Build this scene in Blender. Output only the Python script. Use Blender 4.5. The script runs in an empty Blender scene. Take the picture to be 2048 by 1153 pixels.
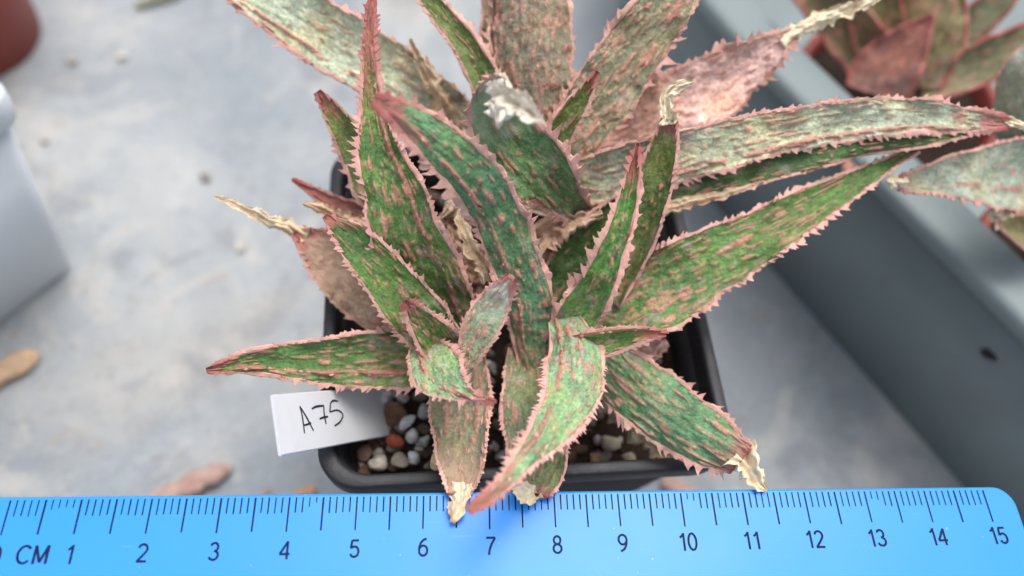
import bpy, math, random
import numpy as np
from mathutils import Matrix, Vector, Euler

# ------------------------------------------------------------------ camera, sky, sun, exposure
# all lengths below are written in centimetres (table top at z = 0, black pot centred on x = y = 0) and built in metres
S = 0.01
scene = bpy.context.scene
COL = scene.collection
CAM_LOC = (-1.256,-6.98,18.96)
CAM_RIGHT, CAM_UP, CAM_BACK = (0.996641,-0.030014,0.076197), (-0.011417,0.870414,0.492188), (-0.081096,-0.491404,0.867148)

cam_data = bpy.data.cameras.new('camera')
cam = bpy.data.objects.new('camera', cam_data)
COL.objects.link(cam)
cam.matrix_world = Matrix([[CAM_RIGHT[i], CAM_UP[i], CAM_BACK[i], CAM_LOC[i] * S] for i in range(3)] + [[0, 0, 0, 1]])
cam_data.sensor_width = 36.0
cam_data.lens = 27.05
cam_data.clip_start = 0.005
cam_data.clip_end = 50.0
cam_data.dof.use_dof = True
cam_data.dof.focus_distance = 0.119
cam_data.dof.aperture_fstop = 8.0
scene.camera = cam

SUN_ELEV, SUN_AZ = 70.0, 30.0        # degrees; azimuth clockwise from +Y (behind the plant)
world = bpy.data.worlds.new('World')
scene.world = world
world.use_nodes = True
wn = world.node_tree.nodes
wl = world.node_tree.links
sky = wn.new('ShaderNodeTexSky')
sky.sky_type = 'NISHITA'
sky.sun_disc = False
sky.sun_elevation = math.radians(SUN_ELEV)
sky.sun_rotation = math.radians(SUN_AZ)
sky.dust_density = 4.0
sky.air_density = 0.75
sky.ozone_density = 0.6
hsv = wn.new('ShaderNodeHueSaturation')          # thin cloud: the same sky, less blue
hsv.inputs['Saturation'].default_value = 0.36
wl.new(sky.outputs[0], hsv.inputs['Color'])
wl.new(hsv.outputs[0], wn['Background'].inputs[0])
wn['Background'].inputs[1].default_value = 0.15
sun_data = bpy.data.lights.new('sun', 'SUN')
sun_data.energy = 0.9
sun_data.angle = math.radians(34)
sun_data.color = (1.0, 0.96, 0.91)
sun = bpy.data.objects.new('sun', sun_data)
COL.objects.link(sun)
el, az = math.radians(SUN_ELEV), math.radians(SUN_AZ)
sun_dir = Vector((math.sin(az) * math.cos(el), math.cos(az) * math.cos(el), math.sin(el)))
sun.rotation_euler = sun_dir.to_track_quat('Z', 'Y').to_euler()
vs = scene.view_settings
vs.view_transform = 'Standard'
vs.look = 'None'
vs.gamma = 1.0
vs.exposure = 0.66
scene.cycles.use_denoising = True
scene.cycles.max_bounces = 8

# ------------------------------------------------------------------ helpers
def link(o, parent=None):
    COL.objects.link(o)
    if parent is not None:
        o.parent = parent
    return o

def tag(o, label=None, cat=None, group=None, kind=None):
    if label: o['label'] = label
    if cat: o['category'] = cat
    if group: o['group'] = group
    if kind: o['kind'] = kind
    return o

def empty(name, loc=(0, 0, 0)):
    e = bpy.data.objects.new(name, None)
    e.location = Vector(loc) * S
    e.empty_display_size = 0.01
    return link(e)

def mesh_obj(name, verts, faces, mat, parent=None, smooth=True, attrs=None):
    """verts in cm, world space; the parent's location is taken off"""
    v = np.asarray(verts, float) * S
    if parent is not None:
        p = parent
        while p is not None:
            v = v - np.array(p.location)
            p = p.parent
    me = bpy.data.meshes.new(name)
    me.from_pydata(v.tolist(), [], [list(map(int, f)) for f in faces])
    if smooth:
        me.polygons.foreach_set('use_smooth', [True] * len(me.polygons))
    for k, a in (attrs or {}).items():
        a = np.asarray(a, float)
        if a.ndim == 2:
            at = me.attributes.new(k, 'FLOAT_COLOR', 'POINT'); at.data.foreach_set('color', a.ravel())
        else:
            at = me.attributes.new(k, 'FLOAT', 'POINT'); at.data.foreach_set('value', a)
    me.materials.append(mat)
    me.update()
    return link(bpy.data.objects.new(name, me), parent)

def fix_normals(o):
    import bmesh
    bm = bmesh.new(); bm.from_mesh(o.data)
    bmesh.ops.recalc_face_normals(bm, faces=bm.faces)
    bm.to_mesh(o.data); bm.free()
    return o

def grid_faces(nr, nc, close_c=True, off=0):
    f = []
    for i in range(nr - 1):
        for j in range(nc if close_c else nc - 1):
            k = (j + 1) % nc
            f.append((off + i * nc + j, off + i * nc + k, off + (i + 1) * nc + k, off + (i + 1) * nc + j))
    return f

def spline(P, n):
    """Catmull-Rom through the rows of P at n even parameters, resampled by length"""
    P = np.asarray(P, float)
    Q = np.vstack([2 * P[0] - P[1], P, 2 * P[-1] - P[-2]])
    m = len(P) - 1
    t = np.linspace(0, m, max(n, 40) * 3)
    i = np.minimum(t.astype(int), m - 1); u = (t - i)[:, None]
    p0, p1, p2, p3 = Q[i], Q[i + 1], Q[i + 2], Q[i + 3]
    R = .5 * (2 * p1 + (p2 - p0) * u + (2 * p0 - 5 * p1 + 4 * p2 - p3) * u ** 2 + (3 * p1 - p0 - 3 * p2 + p3) * u ** 3)
    d = np.concatenate([[0], np.cumsum(np.linalg.norm(np.diff(R[:, :3], axis=0), axis=1))])
    s = np.linspace(0, d[-1], n)
    return np.stack([np.interp(s, d, R[:, k]) for k in range(R.shape[1])], 1), s

def vnoise(x, seed, n=256):
    """smooth 1-D value noise, -1..1"""
    r = np.random.RandomState(seed).uniform(-1, 1, n)
    x = np.asarray(x, float); i = np.floor(x).astype(int); f = x - i; f = f * f * (3 - 2 * f)
    return r[i % n] * (1 - f) + r[(i + 1) % n] * f

def vnoise2(x, y, seed, n=64):
    r = np.random.RandomState(seed).uniform(-1, 1, (n, n))
    x = np.asarray(x, float); y = np.asarray(y, float)
    i = np.floor(x).astype(int); j = np.floor(y).astype(int); f = x - i; g = y - j
    f = f * f * (3 - 2 * f); g = g * g * (3 - 2 * g)
    a, b, c, d = r[i % n, j % n], r[(i + 1) % n, j % n], r[i % n, (j + 1) % n], r[(i + 1) % n, (j + 1) % n]
    return (a * (1 - f) + b * f) * (1 - g) + (c * (1 - f) + d * f) * g

def unit(a):
    return a / np.maximum(np.linalg.norm(a, axis=-1, keepdims=True), 1e-9)

# ------------------------------------------------------------------ materials
class NT:
    def __init__(self, name):
        self.m = bpy.data.materials.new(name); self.m.use_nodes = True
        self.t = self.m.node_tree; self.b = self.t.nodes['Principled BSDF']
    def n(self, kind, **kw):
        x = self.t.nodes.new(kind)
        for k, v in kw.items(): setattr(x, k, v)
        return x
    def l(self, a, b): self.t.links.new(a, b)
    def coord(self, scale=(1, 1, 1)):
        c = self.n('ShaderNodeTexCoord'); mp = self.n('ShaderNodeMapping'); mp.inputs['Scale'].default_value = scale
        self.l(c.outputs['Object'], mp.inputs[0]); return mp.outputs[0]
    def noise(self, vec, scale, detail=4, rough=.55, dist=0.0):
        x = self.n('ShaderNodeTexNoise'); x.inputs['Scale'].default_value = scale; x.inputs['Detail'].default_value = detail
        x.inputs['Roughness'].default_value = rough; x.inputs['Distortion'].default_value = dist
        self.l(vec, x.inputs['Vector']); return x.outputs['Fac']
    def ramp(self, fac, *stops):
        r = self.n('ShaderNodeValToRGB'); e = r.color_ramp.elements
        while len(e) < len(stops): e.new(.5)
        for k, (p, c) in enumerate(stops):
            e[k].position = p; e[k].color = (*c, 1) if hasattr(c, '__len__') else (c, c, c, 1)
        self.l(fac, r.inputs[0]); return r.outputs[0]
    def mix(self, fac, a, b, mode='MIX'):
        x = self.n('ShaderNodeMix', data_type='RGBA', blend_type=mode)
        for s, v in ((x.inputs['Factor'], fac), (x.inputs['A'], a), (x.inputs['B'], b)):
            if hasattr(v, 'is_linked'): self.l(v, s)
            elif hasattr(v, '__len__'): s.default_value = (*v, 1)
            else: s.default_value = v
        return x.outputs['Result']
    def math(self, op, a, b=None):
        x = self.n('ShaderNodeMath', operation=op)
        for s, v in zip(x.inputs, (a, b)):
            if v is None: continue
            if hasattr(v, 'is_linked'): self.l(v, s)
            else: s.default_value = v
        return x.outputs[0]
    def attr(self, name, out='Color'):
        a = self.n('ShaderNodeAttribute'); a.attribute_name = name; return a.outputs[out]
    def bump(self, h, strength=.3, dist=.0005):
        b = self.n('ShaderNodeBump'); b.inputs['Strength'].default_value = strength; b.inputs['Distance'].default_value = dist
        self.l(h, b.inputs['Height']); self.l(b.outputs[0], self.b.inputs['Normal'])
    def done(self, col=None, rough=.5, spec=.5, **kw):
        if col is not None:
            if hasattr(col, 'is_linked'): self.l(col, self.b.inputs['Base Color'])
            else: self.b.inputs['Base Color'].default_value = (*col, 1)
        if hasattr(rough, 'is_linked'): self.l(rough, self.b.inputs['Roughness'])
        else: self.b.inputs['Roughness'].default_value = rough
        self.b.inputs['Specular IOR Level'].default_value = spec
        for k, v in kw.items(): self.b.inputs[k].default_value = v
        return self.m

def m_leaf():
    t = NT('aloe_leaf')
    v = t.coord()
    oi = t.n('ShaderNodeObjectInfo')
    sep = t.n('ShaderNodeSeparateColor'); t.l(t.attr('mask'), sep.inputs[0])
    n1 = t.noise(v, 160, 4, .6); n2 = t.noise(v, 420, 3, .6); n3 = t.noise(v, 90, 3)
    lv = t.n('ShaderNodeMapping'); lv.inputs['Scale'].default_value = (8, 4, 1); t.l(t.attr('luv', 'Vector'), lv.inputs[0])
    st = t.noise(lv.outputs[0], 1.0, 5, .65, .3)
    lw = t.n('ShaderNodeMapping'); lw.inputs['Scale'].default_value = (26, 7, 1); t.l(t.attr('luv', 'Vector'), lw.inputs[0])
    st2 = t.noise(lw.outputs[0], 1.0, 4, .6, .5)
    base = t.mix(1.0, oi.outputs['Color'], t.ramp(n1, (.3, .7), (.7, 1.3)), 'MULTIPLY')
    base = t.mix(1.0, base, t.ramp(st, (.3, .62), (.5, 1.), (.7, 1.4)), 'MULTIPLY')
    base = t.mix(t.ramp(st2, (.58, 0.), (.75, .4)), base, t.mix(.25, base, (.42, .42, .36)))
    base = t.mix(t.ramp(n3, (.45, 0.), (.7, .5)), base, t.mix(1.0, base, (1.5, 1.15, .7), 'MULTIPLY'))
    lil = t.mix(n2, (.34, .24, .20), (.46, .38, .34))
    base = t.mix(sep.outputs['Blue'], base, lil)
    dash = t.mix(n1, (.50, .165, .115), (.74, .38, .295))
    base = t.mix(t.math('MULTIPLY', sep.outputs['Red'], .92), base, dash)
    n4 = t.noise(v, 1900, 3, .65)
    base = t.mix(1.0, base, t.ramp(n4, (.3, .68), (.5, 1.), (.7, 1.36)), 'MULTIPLY')
    dryc = t.mix(n2, (.36, .20, .13), (.66, .46, .34))
    base = t.mix(t.attr('dry', 'Fac'), base, dryc)
    base = t.mix(t.attr('pale', 'Fac'), base, t.mix(n2, (.50, .60, .43), (.80, .77, .66)))
    red = t.mix(n2, (.34, .065, .065), (.62, .25, .21))
    base = t.mix(sep.outputs['Green'], base, red)
    h = t.math('ADD', t.math('ADD', n2, t.math('MULTIPLY', n4, .45)), t.math('MULTIPLY', st2, .5))
    t.bump(h, .7, .0007)
    return t.done(base, t.ramp(n1, (.3, .38), (.7, .58)), .45, **{'Sheen Weight': .06})

def m_margin():
    t = NT('leaf_margin')
    v = t.coord()
    oi = t.n('ShaderNodeObjectInfo')
    n1 = t.noise(v, 300, 3, .6); n2 = t.noise(v, 1200, 2)
    base = t.mix(1.0, oi.outputs['Color'], t.ramp(n1, (.3, .7), (.7, 1.2)), 'MULTIPLY')
    base = t.mix(t.ramp(t.noise(v, 140, 3), (.5, 0.), (.68, .55)), base, (.42, .34, .22))
    base = t.mix(t.ramp(n1, (.62, 0.), (.75, .5)), base, (.76, .50, .43))
    base = t.mix(t.attr('dry', 'Fac'), base, (.36, .085, .08))
    t.bump(n2, .4, .0003)
    return t.done(base, .5, .4)

def m_dry():
    t = NT('dry_leaf_tissue')
    v = t.coord()
    oi = t.n('ShaderNodeObjectInfo')
    n1 = t.noise(v, 350, 5, .7, .6); n2 = t.noise(v, 110, 3)
    base = t.mix(1.0, oi.outputs['Color'], t.ramp(n1, (.3, .72), (.55, 1.05), (.75, 1.25)), 'MULTIPLY')
    base = t.mix(t.ramp(n2, (.5, 0.), (.68, .55)), base, t.mix(1., base, (.8, .56, .42), 'MULTIPLY'))
    t.bump(n1, .8, .0012)
    return t.done(base, .7, .25)

def m_concrete():
    t = NT('concrete')
    v = t.coord()
    a = t.noise(v, 14, 6, .62, .8); b = t.noise(v, 45, 6, .65, .4); c = t.noise(v, 330, 4, .7); d = t.noise(v, 7, 3, .5, 1.5)
    col = t.ramp(a, (.28, (.20, .23, .255)), (.44, (.285, .315, .34)), (.56, (.36, .385, .40)), (.70, (.47, .475, .465)))
    col = t.mix(t.ramp(b, (.36, .35), (.5, 0.)), col, (.24, .27, .30))
    col = t.mix(t.ramp(b, (.58, 0.), (.72, .4)), col, (.52, .49, .45))
    col = t.mix(t.ramp(d, (.56, 0.), (.70, .5)), col, (.43, .375, .315))
    col = t.mix(t.ramp(t.noise(v, 32, 4, .6, 1.0), (.55, 0.), (.70, .6)), col, (.19, .205, .225))
    col = t.mix(t.ramp(t.noise(v, 36, 4, .6, 1.5), (.54, 0.), (.68, .5)), col, (.54, .51, .465))
    col = t.mix(t.ramp(c, (.58, 0.), (.68, .6)), col, (.22, .20, .19))
    col = t.mix(t.ramp(t.noise(v, 700, 3, .7), (.3, .4), (.42, 0.)), col, (.60, .57, .53))
    col = t.mix(t.ramp(t.noise(v, 110, 4, .7), (.62, 0.), (.70, .45)), col, (.36, .27, .20))
    t.bump(t.math('ADD', b, t.math('MULTIPLY', c, .5)), .5, .0012)
    return t.done(col, t.ramp(b, (.3, .55), (.7, .8)), .3)

def m_plain(name, col, rough=.45, spec=.5, var=.15, scale=120, bump=.1, dirt=None, **kw):
    t = NT(name)
    v = t.coord()
    n1 = t.noise(v, scale, 5, .6); n2 = t.noise(v, scale * 6, 3)
    c = t.mix(n1, tuple(x * (1 - var) for x in col), tuple(min(1, x * (1 + var)) for x in col))
    if dirt:
        c = t.mix(t.ramp(t.noise(v, scale * .5, 5, .65, .5), (.55, 0.), (.75, .5)), c, dirt)
    t.bump(n2, bump, .0003)
    return t.done(c, t.ramp(n1, (.3, max(.05, rough - .08)), (.7, rough + .08)), spec, **kw)

def m_object_stone():
    t = NT('pebble_stone')
    v = t.coord()
    oi = t.n('ShaderNodeObjectInfo')
    n1 = t.noise(v, 500, 4, .65); n2 = t.noise(v, 1800, 2)
    base = t.mix(1.0, oi.outputs['Color'], t.ramp(n1, (.3, .6), (.7, 1.35)), 'MULTIPLY')
    t.bump(n2, .5, .0004)
    return t.done(base, .7, .3)

def m_ruler():
    t = NT('blue_plastic'); v = t.coord()
    n1 = t.noise(v, 40, 4); sc = t.n('ShaderNodeMapping'); sc.inputs['Scale'].default_value = (60, 900, 1); sc.inputs['Rotation'].default_value = (0, 0, .4)
    t.l(v, sc.inputs[0]); n2 = t.noise(sc.outputs[0], 1., 4, .7); n3 = t.noise(v, 900, 2, .5)
    col = t.mix(n1, (.032, .28, .84), (.038, .30, .88))
    col = t.mix(t.ramp(n3, (.74, 0.), (.80, .7)), col, (.55, .68, .85))
    col = t.mix(t.ramp(n2, (.66, 0.), (.74, .22)), col, (.40, .60, .90))
    t.bump(t.math('ADD', t.noise(v, 25, 2), t.math('MULTIPLY', n2, .05)), .25, .0008)
    return t.done(col, t.ramp(n1, (.3, .25), (.7, .38)), .32)

M_LEAF, M_MARGIN, M_DRY, M_CONC, M_STONE = m_leaf(), m_margin(), m_dry(), m_concrete(), m_object_stone()
M_POT = m_plain('black_plastic', (.02, .02, .025), .55, .5, .3, 200, .3, dirt=(.075, .068, .06))
M_SOIL = m_plain('potting_soil', (.035, .022, .016), .9, .2, .6, 500, .9)
M_TRAY = m_plain('grey_plastic', (.20, .245, .25), .5, .4, .16, 60, .1, dirt=(.17, .18, .19))
M_WHITE = m_plain('white_plastic', (.66, .70, .74), .45, .5, .04, 60, .08)
M_TERRA = m_plain('red_brown_plastic', (.25, .045, .032), .5, .4, .12, 60, .1)
M_LABEL = m_plain('label_plastic', (.72, .73, .75), .35, .5, .05, 150, .1, dirt=(.60, .60, .60))
M_INK = m_plain('pen_ink', (.03, .035, .05), .5, .3, .3, 300, 0)
M_PRINT = m_plain('ruler_print', (.008, .014, .05), .6, .15, .3, 900, 0)
M_RULER = m_ruler()
M_WOOD = m_plain('dry_bark', (.50, .33, .22), .8, .2, .3, 300, .8)

# ------------------------------------------------------------------ the table top
gv, gf = [], []
N = 60
xs = np.linspace(-60, 60, N); ys = np.linspace(-40, 80, N)
for y in ys:
    for x in xs:
        gv.append((x, y, .02 * math.sin(x * .7 + y * .4) - .03))
ground = mesh_obj('concrete_table_top', gv, grid_faces(N, N, False), M_CONC)
tag(ground, 'weathered pale grey concrete surface under the pots', kind='structure')

# ------------------------------------------------------------------ rings of rounded outlines
def round_rect(h, r, seg=10):
    p = []
    for k, (sx, sy) in enumerate(((1, 1), (-1, 1), (-1, -1), (1, -1))):
        for i in range(seg + 1):
            a = math.pi / 2 * (k + i / seg)
            p.append((sx * (h - r) + r * math.cos(a), sy * (h - r) + r * math.sin(a)))
    return np.array(p)

def loft(name, rings, mat, parent=None, cap0=False, cap1=False):
    nc = len(rings[0]); v = np.vstack(rings); f = grid_faces(len(rings), nc)
    if cap0: f.append(tuple(range(nc))[::-1])
    if cap1: f.append(tuple(range((len(rings) - 1) * nc, len(rings) * nc)))
    return fix_normals(mesh_obj(name, v, f, mat, parent))

def sq_ring(h, z, r, cx, cy, rot):
    p = round_rect(h, min(r, h * .98)); c, s = math.cos(rot), math.sin(rot)
    return np.stack([cx + p[:, 0] * c - p[:, 1] * s, cy + p[:, 0] * s + p[:, 1] * c, np.full(len(p), z)], 1)

def square_pot(name, prof_wall, prof_rim, mat, cx, cy, rot, r):
    e = empty(name, (cx, cy, 0))
    loft('wall', [sq_ring(h, z, r * h / 3.5, cx, cy, rot) for h, z in prof_wall], mat, e, cap0=False)
    loft('rim', [sq_ring(h, z, r * h / 3.5, cx, cy, rot) for h, z in prof_rim], mat, e)
    h, z = prof_wall[0]
    loft('base', [sq_ring(h - .02, z + .02, r * h / 3.5, cx, cy, rot), sq_ring(h - .06, z + .3, r * h / 3.5, cx, cy, rot)], mat, e, True, True)
    return e

POT_ROT = math.radians(2.8)
pot = square_pot('plant_pot',
    [(2.55, .05), (2.62, .02), (2.7, .4), (3.29, 6.02), (3.24, 6.03), (3.17, 5.6), (2.6, .5)],
    [(3.28, 6.0), (3.47, 6.02), (3.5, 6.06), (3.52, 6.46), (3.505, 6.51), (3.47, 6.53), (3.34, 6.53), (3.30, 6.51), (3.28, 6.46), (3.24, 5.9), (3.2, 5.6), (3.24, 5.55), (3.27, 6.0)],
    M_POT, 0, 0, POT_ROT, .7)
tag(pot, 'square black plastic nursery pot holding the spiny clump of aloe', 'plant pot')

# ------------------------------------------------------------------ soil and gravel
random.seed(4); rng = np.random.RandomState(4)
sr = [sq_ring(h, 5.25 + .08 * math.sin(h * 5), .7 * h / 3.5, 0, 0, POT_ROT) for h in (3.16, 2.6, 2.0, 1.4, .8, .2)]
soil = loft('potting_soil', sr, M_SOIL, None, False, True)
tag(soil, 'dark brown potting soil between the leaves', 'soil', kind='stuff')

def ico():
    t = (1 + 5 ** .5) / 2
    v = np.array([(-1, t, 0), (1, t, 0), (-1, -t, 0), (1, -t, 0), (0, -1, t), (0, 1, t), (0, -1, -t), (0, 1, -t), (t, 0, -1), (t, 0, 1), (-t, 0, -1), (-t, 0, 1)], float)
    f = [(0, 11, 5), (0, 5, 1), (0, 1, 7), (0, 7, 10), (0, 10, 11), (1, 5, 9), (5, 11, 4), (11, 10, 2), (10, 7, 6), (7, 1, 8), (3, 9, 4), (3, 4, 2), (3, 2, 6), (3, 6, 8), (3, 8, 9), (4, 9, 5), (2, 4, 11), (6, 2, 10), (8, 6, 7), (9, 8, 1)]
    return unit(v), f
def subdiv(v, f):
    v = list(map(tuple, v)); cache = {}; g = []
    def mid(a, b):
        k = (min(a, b), max(a, b))
        if k not in cache:
            m = unit((np.array(v[a]) + np.array(v[b])) / 2); v.append(tuple(m)); cache[k] = len(v) - 1
        return cache[k]
    for a, b, c in f:
        x, y, z = mid(a, b), mid(b, c), mid(c, a)
        g += [(a, x, z), (b, y, x), (c, z, y), (x, y, z)]
    return np.array(v), g
IV1 = subdiv(*ico()); IV2 = subdiv(*IV1)
def stone(r, stretch, seed, base=IV2):
    v, f = base; rs = np.random.RandomState(seed)
    q = v.copy()
    for k in range(9):
        d = unit(rs.normal(size=3)); c = rs.uniform(.45, .85)
        h = q @ d; q = q - np.maximum(h - c, 0)[:, None] * d * .8
    q = q * (1 + .05 * np.sin(v @ rs.normal(size=3) * 4 + 1))[:, None]
    q = q * np.array([stretch, 1, .8]) * r
    R = np.array(Euler(rs.uniform(-1, 1, 3) * np.array([.5, .5, 3.1])).to_matrix())
    return q @ R.T, f

gvs, gfs, off = [], [], 0
for k in range(620):
    x, y = rng.uniform(-3.0, 3.0, 2)
    v, f = stone(rng.uniform(.04, .15), rng.uniform(1, 1.5), 900 + k, IV1)
    v = v + np.array([x, y, 5.28 + rng.uniform(-.05, .1)])
    gvs.append(v); gfs += [tuple(i + off for i in q) for q in f]; off += len(v)
def m_gravel():
    t = NT('gravel_mix'); v = t.coord()
    g = t.n('ShaderNodeNewGeometry')
    col = t.ramp(g.outputs['Random Per Island'], (.0, (.05, .035, .03)), (.35, (.13, .075, .05)), (.55, (.20, .17, .15)), (.75, (.36, .33, .30)), (1., (.58, .57, .56)))
    col = t.mix(1., col, t.ramp(t.noise(v, 500, 4), (.3, .6), (.7, 1.3)), 'MULTIPLY')
    return t.done(col, .8, .25)
gravel = mesh_obj('gravel', np.vstack(gvs), gfs, m_gravel())
tag(gravel, 'small mixed brown and grey gravel grains over the soil', 'gravel', kind='stuff')

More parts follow.
